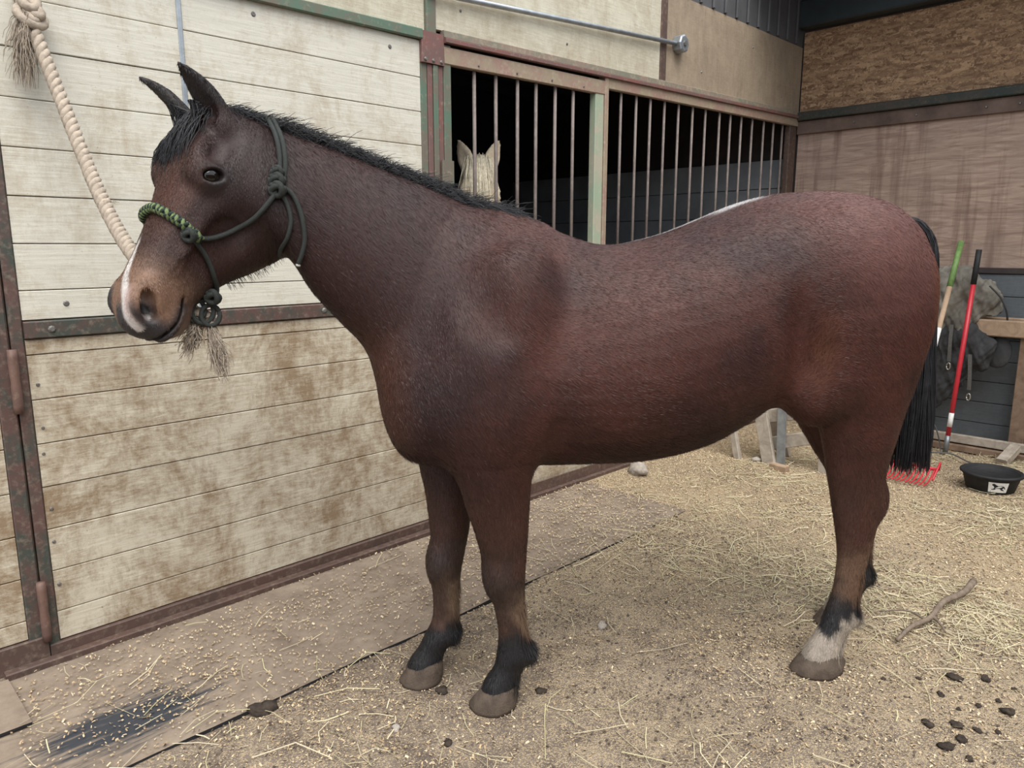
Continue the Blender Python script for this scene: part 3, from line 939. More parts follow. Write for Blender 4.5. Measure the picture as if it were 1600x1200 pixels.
horse = thing('horse', tuple(HF), 'dark bay horse in a rope halter standing side on in the aisle', 'horse')
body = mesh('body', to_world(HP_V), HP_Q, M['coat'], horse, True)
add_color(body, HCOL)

# ---- short winter coat: fine blades lying along the hair flow
def flow(P):
    x, y, z = P.T
    d = np.stack([np.full_like(x, .85), np.zeros_like(x), np.full_like(x, -.45)], 1)
    def bl(d, v, f):
        return d * (1 - f[:, None]) + np.array(v)[None] * f[:, None]
    d = bl(d, (.45, 0, -.9), sstep(.35, .0, x) * .8)
    d = bl(d, (.05, 0, -1.), sstep(.85, .65, z))
    d = bl(d, (.55, 0, -.85), sstep(1.1, 1.4, x) * sstep(.8, 1.0, z) * .8)
    d = bl(d, (.3, -.3, .95), np.exp(-(((x - 1.08) / .07) ** 2 + ((z - 1.14) / .14) ** 2)))
    q = P - HP
    u = q @ HA / LH_
    hd = ((x < -.45) & (u > -.1)).astype(float)
    d = bl(d, tuple(HA * .7 - HB * .5), hd)
    d = d + (np.stack([n3(P, 6, 21), n3(P, 6, 25), n3(P, 6, 29)], 1) - .47) * 1.3
    return d

def make_coat(nh):
    A, B, C, D = (HP_V[HP_Q[:, i]] for i in range(4))
    ar = np.linalg.norm(np.cross(C - A, D - B), axis=1)
    cen = (A + B + C + D) / 4
    wgt = ar * np.where(HP_N[HP_Q[:, 0]] @ np.array([-.35, -1, 0.2]) > -.35, 1., .25) * (cen[:, 2] > .05)
    q = cen - HP
    u, v, w = q @ HA / LH_, q @ HB / HK, q @ HC / HK
    bald = (u > .84) & (cen[:, 0] < -.6)
    wgt *= np.where((cen[:, 0] < -.45) & (u > -.1), 2.2, 1)
    wgt *= np.where(bald, .2, 1)
    wgt *= np.where((((u - .305) * LH_) ** 2 + (v + .02) ** 2 < .0011) & (cen[:, 0] < -.45), 0, 1)
    f = rng.choice(len(wgt), nh, p=wgt / wgt.sum())
    a, b = rng.random((nh, 1)), rng.random((nh, 1))
    root = (A[f] * (1 - a) + B[f] * a) * (1 - b) + (D[f] * (1 - a) + C[f] * a) * b
    N = HP_N[HP_Q[f, 0]]
    d = flow(root) + rng.normal(0, .12, (nh, 3))
    d -= N * np.sum(d * N, 1)[:, None]
    d /= np.linalg.norm(d, axis=1)[:, None] + 1e-9
    z = root[:, 2]
    ln = rng.uniform(.010, .021, nh) * np.where(z < .75, 1.05, 1.) * np.where((root[:, 0] < -.5), .6, 1.)
    under = (N[:, 2] < -.5) & (z > .7) & (root[:, 0] > -.2)
    ln = np.where(under, ln * 1.7, ln)
    feather = (z < .36) & (N[:, 0] > .35)
    ln = np.where(feather, ln * rng.uniform(1.2, 2.6, nh), ln)
    lift = rng.uniform(.03, .20, nh) + np.where(feather, .15, 0)
    sd = np.cross(d, N) * np.cos(rng.normal(0, .5, nh))[:, None] + N * rng.normal(0, .35, nh)[:, None]
    wd = rng.uniform(.00045, .00095, nh)[:, None]
    r0 = root - N * .001
    tip = root + d * ln[:, None] + N * (ln * lift)[:, None]
    V = np.stack([r0 - sd * wd, r0 + sd * wd, tip], 1).reshape(-1, 3)
    Fc = np.arange(3 * nh).reshape(-1, 3)
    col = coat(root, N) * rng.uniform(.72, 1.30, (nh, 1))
    lightt = rng.random(nh) < .02
    col = np.where(lightt[:, None], col * 1.3 + .02, col)
    return V, Fc, np.repeat(np.clip(col, 0, 1), 3, axis=0)

def fast_mesh(name, V, Fc, mat, parent):
    po = np.array(ORG[parent.name]) if parent else np.zeros(3)
    me = bpy.data.meshes.new(name)
    n, k = Fc.shape
    me.vertices.add(len(V)); me.loops.add(n * k); me.polygons.add(n)
    me.vertices.foreach_set('co', (V - po).astype(np.float32).ravel())
    me.loops.foreach_set('vertex_index', Fc.astype(np.int32).ravel())
    me.polygons.foreach_set('loop_start', (np.arange(n) * k).astype(np.int32))
    me.update(calc_edges=True)
    me.materials.append(mat)
    o = bpy.data.objects.new(name, me)
    return link(o, parent)

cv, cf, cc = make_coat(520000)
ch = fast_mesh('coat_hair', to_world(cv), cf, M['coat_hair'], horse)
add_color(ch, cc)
tag(ch, 'short shaggy winter coat hair', kind='stuff')

# ---- hooves
def hoof(name, x, y, toe, heel, hw, top):
    """toe / heel: x of the bearing edge; top: x of the coronet centre"""
    rows = [(0.0, (toe + heel) / 2, (heel - toe) / 2, hw), (.012, (toe + heel) / 2 + .001, (heel - toe) / 2 + .001, hw + .001), (.04, (toe + heel) / 2 + .012, (heel - toe) / 2 - .008, hw - .005),
            (.068, top, .061, .053), (.078, top + .004, .052, .045)]
    V = []
    n = 28
    for z, cx, rx, ry in rows:
        for j in range(n):
            a = 2 * PI * j / n
            k = 1 + .03 * math.sin(3 * a + z * 60) + .02 * math.sin(7 * a)
            V.append((cx + rx * k * math.cos(a), y + ry * k * math.sin(a), z - .004 + (.012 * math.cos(a) * (z > .05))))
    Fc = [(i * n + j, i * n + (j + 1) % n, (i + 1) * n + (j + 1) % n, (i + 1) * n + j) for i in range(len(rows) - 1) for j in range(n)]
    Fc += [tuple(range(n))[::-1], tuple(range((len(rows) - 1) * n, len(rows) * n))]
    return mesh(name, to_world(np.array(V)), Fc, M['hoof'], horse, True)

hoof('hoof', .105, -.095, .028, .182, .064, .124)
hoof('hoof', -.107, .095, -.180, -.036, .062, -.095)
hoof('hoof', 1.245, -.14, 1.152, 1.340, .068, 1.258)
hoof('hoof', 1.52, .14, 1.435, 1.620, .066, 1.540)

# ---- eyes
def ball(name, c, r, mat, parent, n=20):
    V, Fc = [], []
    for i in range(n + 1):
        t = PI * i / n
        for j in range(2 * n):
            a = PI * j / n
            V.append(np.array(c) + r * np.array([math.sin(t) * math.cos(a), math.sin(t) * math.sin(a), math.cos(t)]))
    m_ = 2 * n
    Fc = [(i * m_ + j, (i + 1) * m_ + j, (i + 1) * m_ + (j + 1) % m_, i * m_ + (j + 1) % m_) for i in range(n) for j in range(m_)]
    return mesh(name, to_world(np.array(V)), Fc, mat, parent, True)

for s in (-1, 1):
    ball('eye', hp(.302, -.019, .0765 * s), .0285, M['eye'], horse)

# ---- mane, forelock, tail
def snap(P, n_it=1):
    return P

def make_mane():
    crest = catmull([(-.60, -.095, 1.80), (-.52, -.085, 1.775), (-.42, -.065, 1.748), (-.31, -.042, 1.711), (-.20, -.025, 1.671), (-.10, -.012, 1.635), (0, -.004, 1.595), (.09, 0, 1.553), (.17, 0, 1.534), (.25, 0, 1.518)], 20)
    N = 6500
    i = rng.integers(0, len(crest) - 1, N)
    root = crest[i] + rng.normal(0, 1, (N, 3)) * np.array([.006, .014, .003])
    root[:, 2] -= .006 + 4. * (root[:, 1] - crest[i][:, 1]) ** 2 * 6
    t = i / len(crest)
    ln = rng.uniform(.035, .075, N) * (1 + .45 * ((t > .72) & (t < .88))) * np.where(t < .12, .8, 1) * np.where(t > .88, .6, 1)
    d0 = np.stack([.45 + rng.normal(0, .2, N), .15 + rng.normal(0, .35, N), .75 + rng.normal(0, .12, N)], 1)
    d1 = np.stack([.75 + rng.normal(0, .25, N), .55 + rng.normal(0, .45, N), -.25 + rng.normal(0, .25, N)], 1)
    near = rng.random(N) < np.where(t > .72, .25, .06)
    d1[near, 1] = -rng.uniform(.3, .8, near.sum()); d0[near, 1] = -.3; d1[near, 2] = -.7
    k = np.linspace(0, 1, 6)[None, :, None]
    P = root[:, None] + ln[:, None, None] * (d0[:, None] * k * (1 - k * .5) + d1[:, None] * k * k * .6)
    return P

strands('mane', to_world(make_mane()), .0009, .0004, M['mane'], horse)

def surf(P_out, P_in, off=.0):
    """first point of the horse's skin on the way from P_out to P_in"""
    P_out, P_in = np.array(P_out, float), np.array(P_in, float)
    T = np.linspace(0, 1, 120)[:, None]
    P = P_out * (1 - T) + P_in * T
    I = np.clip(np.round(P / HORSE.vx).astype(int) - HORSE.i0, 0, HORSE.n - 1)
    g = HORSE.G[I[:, 0], I[:, 1], I[:, 2]]
    k = int(np.argmax(g < off))
    return P[k]

def make_forelock():
    N = 900
    K = 8
    P = np.zeros((N, K, 3))
    for i in range(N):
        w0 = rng.normal(.004, .022); w1 = w0 + rng.normal(.030, .028); u0 = rng.normal(-.01, .02); ln = rng.uniform(.15, .31)
        lift = rng.uniform(.004, .020)
        for j in range(K):
            t = j / (K - 1)
            u = u0 + ln * t; w = w0 + (w1 - w0) * t
            P[i, j] = surf(hp(max(u, .03), .058, w), hp(u, -.1, w * .5), .003) + HB * lift * math.sin(PI * min(1, .25 + t * .75)) + HC * .003 * math.sin(i + 4 * t)
    return P

strands('forelock', to_world(make_forelock()), .0011, .0005, M['mane'], horse)

def make_tail():
    N = 2600
    path = catmull([(1.50, .01, 1.555), (1.58, .01, 1.535), (1.640, .012, 1.46), (1.652, .015, 1.33), (1.655, .018, 1.18), (1.658, .02, 1.02), (1.660, .02, .88), (1.660, .02, .76), (1.660, .02, .64)], 6)
    K = 16
    a = rng.uniform(0, 2 * PI, N); r = np.sqrt(rng.random(N))
    s0 = np.clip(rng.beta(1., 1.6, N) * .55, 0, .5)
    s1 = np.clip(rng.uniform(.80, 1.0, N), 0, 1)
    P = np.zeros((N, K, 3))
    idx = np.linspace(0, len(path) - 1, len(path))
    for j in range(K):
        s = s0 + (s1 - s0) * j / (K - 1)
        ii = s * (len(path) - 1)
        c = np.stack([np.interp(ii, idx, path[:, q]) for q in range(3)], 1)
        wd = np.interp(s, [0, .12, .3, .5, .75, 1.], [.012, .035, .050, .062, .085, .095])
        P[:, j] = c + np.stack([np.cos(a) * r * wd, np.sin(a) * r * wd * .8, np.zeros(N)], 1)
        P[:, j, 0] += .006 * np.sin(a * 5 + j * .5)
    return P

strands('tail', to_world(make_tail()), .0021, .0008, M['mane'], horse)
# ------------------------------------------------------------------ rope halter on the bay's head
M['halter'] = simple('grey_green_cord', (.032, .036, .033), .75, .3, 300, bstr=.4)
M['cord_green'] = simple('leaf_green_cord', (.15, .20, .085), .75, .3, 300, bstr=.4)
M['cord_dark'] = simple('dark_green_cord', (.022, .034, .028), .75, .3, 300, bstr=.4)

def grad_out(P, off):
    """push local points off the skin along the field gradient"""
    out = []
    for p in np.asarray(P, float):
        g = np.zeros(3)
        I = np.round(p / HORSE.vx).astype(int) - HORSE.i0
        for a in range(3):
            e = np.zeros(3, int); e[a] = 2
            i1, i0 = np.clip(I + e, 0, HORSE.n - 1), np.clip(I - e, 0, HORSE.n - 1)
            g[a] = HORSE.G[tuple(i1)] - HORSE.G[tuple(i0)]
        out.append(p + off * g / (np.linalg.norm(g) + 1e-9))
    return np.array(out)

halter = thing('rope_halter', tuple(to_world(hp(.4, -.1, 0))), 'dark rope halter with green braided noseband worn by the bay horse', 'halter')

def cord(name, P, r, mat, parent=halter, n=8, m=5, local=True):
    Q = catmull(P, m)
    return tube(name, to_world(Q) if local else Q, r, mat, parent, n)

def helix(P, R, turns, phase):
    T = np.gradient(P, axis=0); T /= np.linalg.norm(T, axis=1)[:, None]
    s_ = np.cross(T, np.array([.13, .31, .94])); s_ /= np.linalg.norm(s_, axis=1)[:, None]
    u_ = np.cross(T, s_)
    a = phase + 2 * PI * turns * np.linspace(0, 1, len(P))
    return P + R * (np.cos(a)[:, None] * s_ + np.sin(a)[:, None] * u_)

nb = []
for ph in np.radians(np.linspace(-76, 98, 23)):
    un = .505 + .065 * abs(ph) / 1.7
    c_ = hp(un, -.085, 0)
    nb.append(surf(c_ + .26 * (math.cos(ph) * HB + math.sin(ph) * HC), c_))
nb = grad_out(nb, .008)
nbs = catmull(nb, 8)
nband = cord('noseband', nb, .0075, M['cord_dark'])
for i in range(4):
    Hx = helix(nbs, .0078, 13 if i % 2 == 0 else -13, i * PI / 2 + .3)
    tube('braid_strand', to_world(Hx), .0052, M['cord_green'] if i in (0, 2) else M['cord_dark'], nband, 6)

def knot(c, r, parent=halter, mat='halter', n=3):
    """a few tight wraps"""
    k = None
    ax0 = np.array([.25, .85, .3]); ax0 /= np.linalg.norm(ax0)
    for i in range(n):
        t = np.linspace(0, 2 * PI, 15)
        a = np.cross(ax0, np.array([math.cos(i * 2.1), .2, math.sin(i * 2.1)])); a /= np.linalg.norm(a)
        b = np.cross(ax0, a) * .8 + ax0 * .35
        P = np.array(c) + r * (np.cos(t)[:, None] * a + np.sin(t)[:, None] * b) + a * r * .25 * (i - 1)
        o = tube('knot' if k is None else 'wrap', to_world(P), r * .52, M[mat], parent if k is None else k, 8)
        k = k or o
    return k

CH = [(-.6728, -.2375, 1.4731), (-.6441, -.1998, 1.4705), (-.6091, -.1781, 1.4788), (-.5686, -.1606, 1.4969), (-.5299, -.1727, 1.5193), (-.5008, -.1827, 1.5447), (-.4772, -.1841, 1.5734), (-.4672, -.1785, 1.593)]
CR = [(-.4668, -.1716, 1.6093), (-.4593, -.1604, 1.6485), (-.4598, -.1501, 1.6844), (-.4656, -.1344, 1.7178), (-.4771, -.111, 1.7477), (-.4927, -.0835, 1.772), (-.515, -.03, 1.762), (-.53, .0, 1.70)]
CN = [(-.6683, -.2325, 1.467), (-.6571, -.2061, 1.4421), (-.6457, -.1881, 1.4133), (-.6386, -.1717, 1.3773), (-.6385, -.142, 1.343), (-.645, -.155, 1.318)]
TA = [(-.4548, -.172, 1.60), (-.4325, -.167, 1.5799), (-.4167, -.1663, 1.548), (-.4075, -.1663, 1.5074), (-.4049, -.1614, 1.4665), (-.4117, -.157, 1.4334), (-.4205, -.150, 1.4081)]
TB = [(-.4613, -.1776, 1.5868), (-.4445, -.1725, 1.5554), (-.4371, -.1723, 1.5152), (-.4464, -.165, 1.4746), (-.4629, -.140, 1.4483), (-.4766, -.10, 1.4313)]
cord('cheek_rope', grad_out(CH, .008), .0068, M['halter'])
cord('crown_rope', grad_out(CR, .008), .0066, M['halter'])
cord('crown_rope', grad_out([np.array(p) + (.013, 0, -.002) for p in CR], .008), .0066, M['halter'])
cord('chin_rope', grad_out(CN, .008), .0062, M['halter'])
cord('throat_rope', grad_out(TB, .007), .0058, M['halter'])
ta = cord('hanging_tail', np.vstack([grad_out(TA, .010)]), .0062, M['halter'])
e_ = grad_out(TA, .010)
tube('cut_end', to_world(np.array([e_[-1], e_[-1] + (-.001, 0, -.006)])), .0064, simple('cut_cord_end', (.5, .48, .44), .8), ta, 8)
kn1 = knot(grad_out([CH[0]], .010)[0], .0135)
knot(grad_out([CH[-1]], .012)[0] + (0, 0, -.006), .0155)
knot(grad_out([CR[0]], .012)[0] + (0, 0, .0), .0155)
knot(grad_out([CR[0]], .012)[0] + (.002, 0, .022), .012)
kc = np.array([-.640, -.165, 1.318])
knot(kc, .015)
for dx, dz, rr in ((-.03, -.035, .030), (-.012, -.045, .026), (-.05, -.03, .028)):
    t = np.linspace(0, 2 * PI, 17)
    P = kc + np.array([dx, .01, dz]) + rr * (np.cos(t)[:, None] * np.array([.8, .25, .35]) + np.sin(t)[:, None] * np.array([-.3, .1, .95]))
    tube('lead_loop', to_world(P), .0062, M['halter'], halter, 8)
cord('far_chin_rope', [hp(.57, -.085, .075), hp(.62, -.14, .066), hp(.68, -.19, .03), kc + (-.01, .02, .0)], .0062, M['halter'])

# whiskery hair under the jaw and chin
jaw = []
for i in range(150):
    u = rng.uniform(.30, .62); w = rng.normal(-.01, .03)
    r_ = surf(hp(u, -.36, w), hp(u, -.1, w * .6))
    d_ = -HB * 1. + HA * rng.uniform(-.2, .6) + HC * rng.normal(0, .2)
    l_ = rng.uniform(.008, .026)
    jaw.append([r_ + d_ * l_ * t + np.array([0, 0, -.006]) * t * t for t in np.linspace(0, 1, 4)])
tag(strands('jaw_hair', to_world(np.array(jaw)), .0007, .0003, M['mane'], horse), kind='stuff')

# ------------------------------------------------------------------ thick tie rope from the wall to the halter
M['rope'] = simple('old_cotton_rope', (.43, .36, .29), .95, .25, 60, bstr=.6)
rope = thing('tie_rope', (.69, 2.84, 2.10), 'thick frayed beige tie rope hanging from the cream plank wall to the halter', 'rope')
A_, B_ = np.array([.69, 2.835, 2.17]), to_world(kc + np.array([-.03, .015, -.05]))
tt = np.linspace(0, 1, 60)
RP = A_ + (B_ - A_) * tt[:, None] - np.array([0, 0, 1.]) * (4 * .20 * tt * (1 - tt))[:, None]
RP += np.stack([np.sin(tt * 9) * .006, np.cos(tt * 7) * .006, tt * 0], 1)
RPs = catmull(RP, 6)
for i in range(3):
    tube('rope_strand', helix(RPs, .0108, 22, i * 2 * PI / 3), .0112, M['rope'], rope, 6)
for i, (r_, tilt) in enumerate(((.036, .2), (.032, 1.3), (.034, 2.3), (.028, .8))):
    t = np.linspace(0, 2 * PI, 19)
    P = A_ + np.array([0, -.02, .015 * (i - 1)]) + r_ * (np.cos(t)[:, None] * np.array([math.cos(tilt), .35, math.sin(tilt) * .5]) + np.sin(t)[:, None] * np.array([-.3, .5, .8]))
    tube('rope_knot', P, .0145, M['rope'], rope, 8)
tube('wall_ring', [A_ + np.array([.03 * math.cos(a), .026, .03 * math.sin(a) + .05]) for a in np.linspace(0, 2 * PI, 17)], .004, M['screw'], rope, 6)

def fray(c, n, ln, spread, down):
    P = np.zeros((n, 6, 3))
    for i in range(n):
        a = rng.normal(0, 1, 3) * spread
        l = rng.uniform(.5, 1.1) * ln
        ph = rng.uniform(0, 6, 2)
        for j in range(6):
            t = j / 5
            P[i, j] = np.array(c) + rng.normal(0, .003, 3) + a * t ** .7 + np.array(down) * l * t + np.array([.006 * math.sin(ph[0] + 5 * t), .006 * math.sin(ph[1] + 4 * t), 0]) * t
    return P

strands('frayed_end', np.vstack([fray(A_ + np.array([-.02, -.03, 0.]), 240, .20, .020, (-.1, 0, -1))]), .0015, .0008, M['rope'], rope)
fb = B_ + np.array([0, 0, -.01])
strands('frayed_end', np.vstack([fray(fb + np.array([-.012, .012, 0]), 170, .085, .013, (-.25, .2, -.9)), fray(fb + np.array([.012, -.01, .0]), 220, .135, .011, (.12, -.1, -1))]), .0014, .0007, M['rope'], rope)
for s0 in (.45, .62):
    P0 = RP[int(s0 * 59)]
    strands('loose_fibres', fray(P0, 40, .03, .012, (0.1, -.1, -.5)), .001, .0005, M['rope'], rope)

# ------------------------------------------------------------------ palomino looking out of the dark stall
def set_head(P, hdir, pit):
    global HP, HA, HB, HC, HAX, _h
    HP = np.array(P, float); _h = np.array([hdir[0], hdir[1], 0.]); _h /= np.linalg.norm(_h)
    HA = math.cos(pit) * _h + np.array([0, 0, -math.sin(pit)])
    HB = math.sin(pit) * _h + np.array([0, 0, math.cos(pit)])
    HC = np.array([_h[1], -_h[0], 0])
    HAX = np.stack([HA, HB, HC])

set_head((2.925, 3.19, 1.905), (-.62, -.76), math.radians(66))
PF = Field((2.30, 2.95, .02), (5.55, 5.35, 2.16), .010)
head_into(PF)
for s in (-1, 1):
    o, c = ear_rings(s, hp(.03, -.01, .055 * s), hp(-.20, .06, .10 * s), 1.35)
    PF.loft(o, .025); PF.loft(c, .006, True)
pn = []
for cx, cy, cz, tx, hh, hw in catmull([(2.97, 3.27, 1.82, 0, .10, .075), (3.16, 3.48, 1.72, 0, .16, .085), (3.40, 3.68, 1.56, 0, .21, .11), (3.62, 3.82, 1.38, 0, .26, .15), (3.82, 3.95, 1.22, 0, .30, .20)], 4):
    pn.append(oval((cx, cy, cz), (.5, .34, .80), (-.55, .83, 0), hh, hh, hw))
PF.loft(pn, .06)
PF.ell((4.35, 4.28, 1.12), (.72, .29, .36), .10, ax=[(.86, .51, 0), (-.51, .86, 0), (0, 0, 1)])
PF.ell((4.85, 4.58, 1.22), (.36, .28, .30), .10, ax=[(.86, .51, 0), (-.51, .86, 0), (0, 0, 1)])
for lx, ly in ((3.80, 4.10), (3.98, 3.86), (4.86, 4.78), (5.02, 4.50)):
    PF.loft(leg_rings([(1.0, lx, ly, .13, .10), (.75, lx, ly, .09, .07), (.55, lx, ly, .06, .05), (.45, lx, ly, .06, .05), (.3, lx, ly, .04, .035), (.15, lx - .01, ly, .05, .04), (.06, lx - .03, ly, .065, .055), (.03, lx - .035, ly, .065, .055)]), .06)
pv, pq = PF.polygonize()
pv, pq, _n = largest(pv, pq)
pv = relax(pv, pq, 8)
pnv = vnormals(pv, pq)
if np.mean(np.sum(pnv * (pv - pv.mean(0)), axis=1)) < 0:
    pq = pq[:, ::-1]
M['palomino'] = simple('cream_coat', (.80, .68, .51), .6, .18, 60, bstr=.3)
M['cream_hair'] = simple('cream_mane', (.82, .73, .57), .5, .25, 60)
pal = thing('horse', (4.2, 4.2, 0), 'cream palomino horse looking out between the bars of the dark stall', 'horse')
mesh('body', pv, pq, M['palomino'], pal, True)
for s in (-1, 1):
    c_ = hp(.302, -.019, .0765 * s)
    th_ = []
    V, Fc = tube_vf([c_ + HC * .0285 * s * math.sin(a) for a in np.linspace(-1.4, 1.4, 9)], [.0285 * math.cos(a) for a in np.linspace(-1.4, 1.4, 9)], 16)
    mesh('eye', V, Fc, M['eye'], pal, True)
fr = np.zeros((420, 8, 3))
for i in range(420):
    w0 = rng.normal(0, .025); w1 = w0 * 1.4 + rng.normal(0, .010); ln = rng.uniform(.22, .45); lf = rng.uniform(.006, .02); u0 = rng.normal(-.02, .02)
    for j in range(8):
        t = j / 7
        fr[i, j] = hp(u0 + ln * t, .030 + lf / HK + .006 * math.sin(PI * t), w0 + (w1 - w0) * t)
strands('forelock', fr, .0022, .0008, M['cream_hair'], pal)
mn = np.zeros((300, 6, 3))
for i in range(300):
    k = rng.uniform(0, 1)
    b0 = np.array([2.97, 3.26, 1.92]) * (1 - k) + np.array([3.78, 3.86, 1.52]) * k
    for j in range(6):
        t = j / 5
        mn[i, j] = b0 + np.array([.55, -.83, 0]) * (.10 * math.sin(t * 1.6)) * (1 if i % 2 else -1) + np.array([0, 0, -.22 * t * t + .02 * t]) + rng.normal(0, .004, 3)
strands('mane', mn, .0022, .0008, M['cream_hair'], pal)
# ------------------------------------------------------------------ rubber mats along the stall front
def mat_material():
    m, nt = new_mat('dusty_rubber_mat')
    p = pos(nt)
    n = noise(nt, p, 7, 6, .7)
    c = ramp(nt, n, [(.3, (.17, .132, .102)), (.55, (.255, .203, .158)), (.8, (.33, .27, .205))])
    # hoof-scraped bare rubber, streaked along the aisle
    st = noise(nt, pos(nt, (3, 30, 1), (0, 0, -.14)), 1.2, 6, .7)
    g = nd(nt, 'Mapping', {'Vector': p, 'Location': (-.61, -2.29, 0)})
    g2 = nd(nt, 'Mapping', {'Vector': g.outputs[0], 'Scale': (2.5, 5.2, 0), 'Rotation': (0, 0, .12)})
    r = nd(nt, 'VectorMath', {0: g2.outputs[0]}, operation='LENGTH').outputs['Value']
    f = math_(nt, 'SUBTRACT', math_(nt, 'ADD', math_(nt, 'MULTIPLY', st, 2.2), -.10), r)
    k = ramp(nt, f, [(.25, 0.), (.65, 1.)])
    c = mix(nt, k, c, (.045, .048, .055))
    k2 = ramp(nt, noise(nt, pos(nt, (1.2, 9, 1)), 1.7, 6, .7), [(.68, 0.), (.78, .55)])
    c = mix(nt, k2, c, (.07, .065, .065))
    return finish(m, nt, c, .9, noise(nt, p, 60, 4), .3, .004, .15)

M['mat'] = mat_material()
M['rubber'] = simple('black_rubber', (.018, .018, .02), .7, .3, 30)

def rubber_mat(x0, x1, y0, y1, label, z=.012, seed=0, th=.022):
    """thin slab with a slightly wavy lying top and black edges"""
    nx, ny = int((x1 - x0) / .06) + 1, int((y1 - y0) / .06) + 1
    X, Y = np.meshgrid(np.linspace(x0, x1, nx), np.linspace(y0, y1, ny), indexing='ij')
    Zt = z + (fbm(X * 3, Y * 3, 40 + seed) - .47) * .014
    top = np.stack([X, Y, Zt], -1).reshape(-1, 3)
    bot = np.stack([X, Y, Zt - th], -1).reshape(-1, 3)
    a = (np.arange(nx - 1)[:, None] * ny + np.arange(ny - 1)[None]).ravel()
    ft = np.stack([a, a + ny, a + ny + 1, a + 1], -1)
    n = nx * ny
    rim = [i * ny for i in range(nx)] + [(nx - 1) * ny + j for j in range(1, ny)] + [i * ny + ny - 1 for i in range(nx - 2, -1, -1)] + [j for j in range(ny - 2, 0, -1)]
    side = [(rim[i], n + rim[i], n + rim[(i + 1) % len(rim)], rim[(i + 1) % len(rim)]) for i in range(len(rim))]
    o = mesh('rubber_mat', np.vstack([top, bot]), [tuple(f) for f in ft] + [tuple(f[::-1] + n) for f in ft] + side, M['mat'])
    o.data.materials.append(M['rubber'])
    for i, p in enumerate(o.data.polygons):
        if i >= 2 * len(ft):
            p.material_index = 1
    return tag(o, label, 'mat', 'rubber mats along the stall front')

rubber_mat(-.9, 3.46, 2.082, 2.80, 'long dusty rubber floor mat with a bare black scraped patch along the stall front', .006, 1)
rubber_mat(-.9, .40, 2.475, 2.79, 'narrow dusty rubber mat end lapping the long mat at the left edge', .022, 1, .009)

# ------------------------------------------------------------------ shavings and straw
def blades(name, N, x0, x1, y0, y1, dens, ln, wd, cols, lift, label, cat, bend=.15, up=.0):
    X = rng.uniform(x0, x1, N * 6); Y = rng.uniform(y0, y1, N * 6)
    keep = rng.random(N * 6) < dens(X, Y)
    X, Y = X[keep][:N], Y[keep][:N]
    n = len(X)
    on = (Y > 2.08) & (Y < 2.80) & (X > .34) & (X < 3.46)
    Z = np.where(on, np.maximum(floor_z(X, Y), .012), floor_z(X, Y)) + rng.uniform(.001, lift, n)
    a = rng.uniform(0, 2 * PI, n)
    L_ = rng.uniform(ln[0], ln[1], n) * rng.uniform(.5, 1, n)
    W_ = rng.uniform(wd[0], wd[1], n)
    pit = rng.normal(0, .10 + up, n)
    D = np.stack([np.cos(a) * np.cos(pit), np.sin(a) * np.cos(pit), np.abs(np.sin(pit))], 1)
    S_ = np.stack([-np.sin(a), np.cos(a), rng.normal(0, .35, n)], 1)
    C_ = np.stack([X, Y, Z], 1)
    bd = (rng.normal(0, bend * .45, n) * L_)[:, None] * S_
    r = [C_ - D * L_[:, None] / 2, C_ + bd + np.array([0, 0, .001]), C_ + D * L_[:, None] / 2]
    r[0][:, 2] = np.maximum(r[0][:, 2], C_[:, 2] - .002)
    V = np.stack([r[0] - S_ * W_[:, None] / 2, r[0] + S_ * W_[:, None] / 2, r[1] - S_ * W_[:, None] / 2, r[1] + S_ * W_[:, None] / 2, r[2] - S_ * W_[:, None] / 2, r[2] + S_ * W_[:, None] / 2], 1).reshape(-1, 3)
    b = np.arange(n) * 6
    Fc = np.vstack([np.stack([b, b + 1, b + 3, b + 2], 1), np.stack([b + 2, b + 3, b + 5, b + 4], 1)])
    m, nt = new_mat(name + '_material')
    at = nd(nt, 'Attribute', attribute_name='coat')
    finish(m, nt, at.outputs['Color'], .8, spec=.2)
    o = fast_mesh(name, V, Fc, m, None)
    cols = np.array(cols)
    k = rng.integers(0, len(cols), n)
    C = cols[k] * rng.uniform(.75, 1.2, (n, 1))
    add_color(o, np.clip(np.repeat(C, 6, axis=0), 0, 1))
    return tag(o, label, cat, kind='stuff')

def d_shav(x, y):
    return np.clip(.22 + .75 * (fbm(x * 1.7, y * 1.7, 61) - .35) * 2 + .35 * sstep(2.2, 3.6, x), .03, 1) * np.where((y > 2.1) & (x < 3.4), .75, 1)

def d_straw(x, y):
    c = np.clip((fbm(x * 1.3, y * 1.3, 77) - .36) * 3.2, 0, 1)
    near = sstep(2.3, 3.4, x) * sstep(2.6, 1.9, y)
    return np.clip(c * (.10 + .9 * near), .015, 1) * np.where((y > 2.08) & (x < 3.4), .45, 1)

blades('wood_shavings', 70000, .2, 6.15, .0, 2.8, d_shav, (.006, .016), (.0025, .006), [(.50, .39, .25), (.42, .31, .19), (.58, .48, .33), (.36, .26, .17)], .006, 'pale wood shavings scattered over the dirt floor', 'shavings', .1, .25)
blades('straw', 5200, .3, 6.1, .1, 2.75, d_straw, (.05, .24), (.0016, .0034), [(.52, .46, .29), (.46, .42, .25), (.58, .52, .36), (.48, .41, .29)], .012, 'loose pale straw and hay stems strewn on the floor', 'straw')
blades('dirt_crumbs', 5000, .3, 5.5, .1, 2.1, lambda x, y: np.clip(fbm(x * 2, y * 2, 15) - .3, .02, 1), (.005, .013), (.004, .009), [(.10, .075, .058), (.13, .10, .08), (.075, .06, .05)], .006, 'small dark crumbs of dirt on the floor', 'dirt', .05, .4)

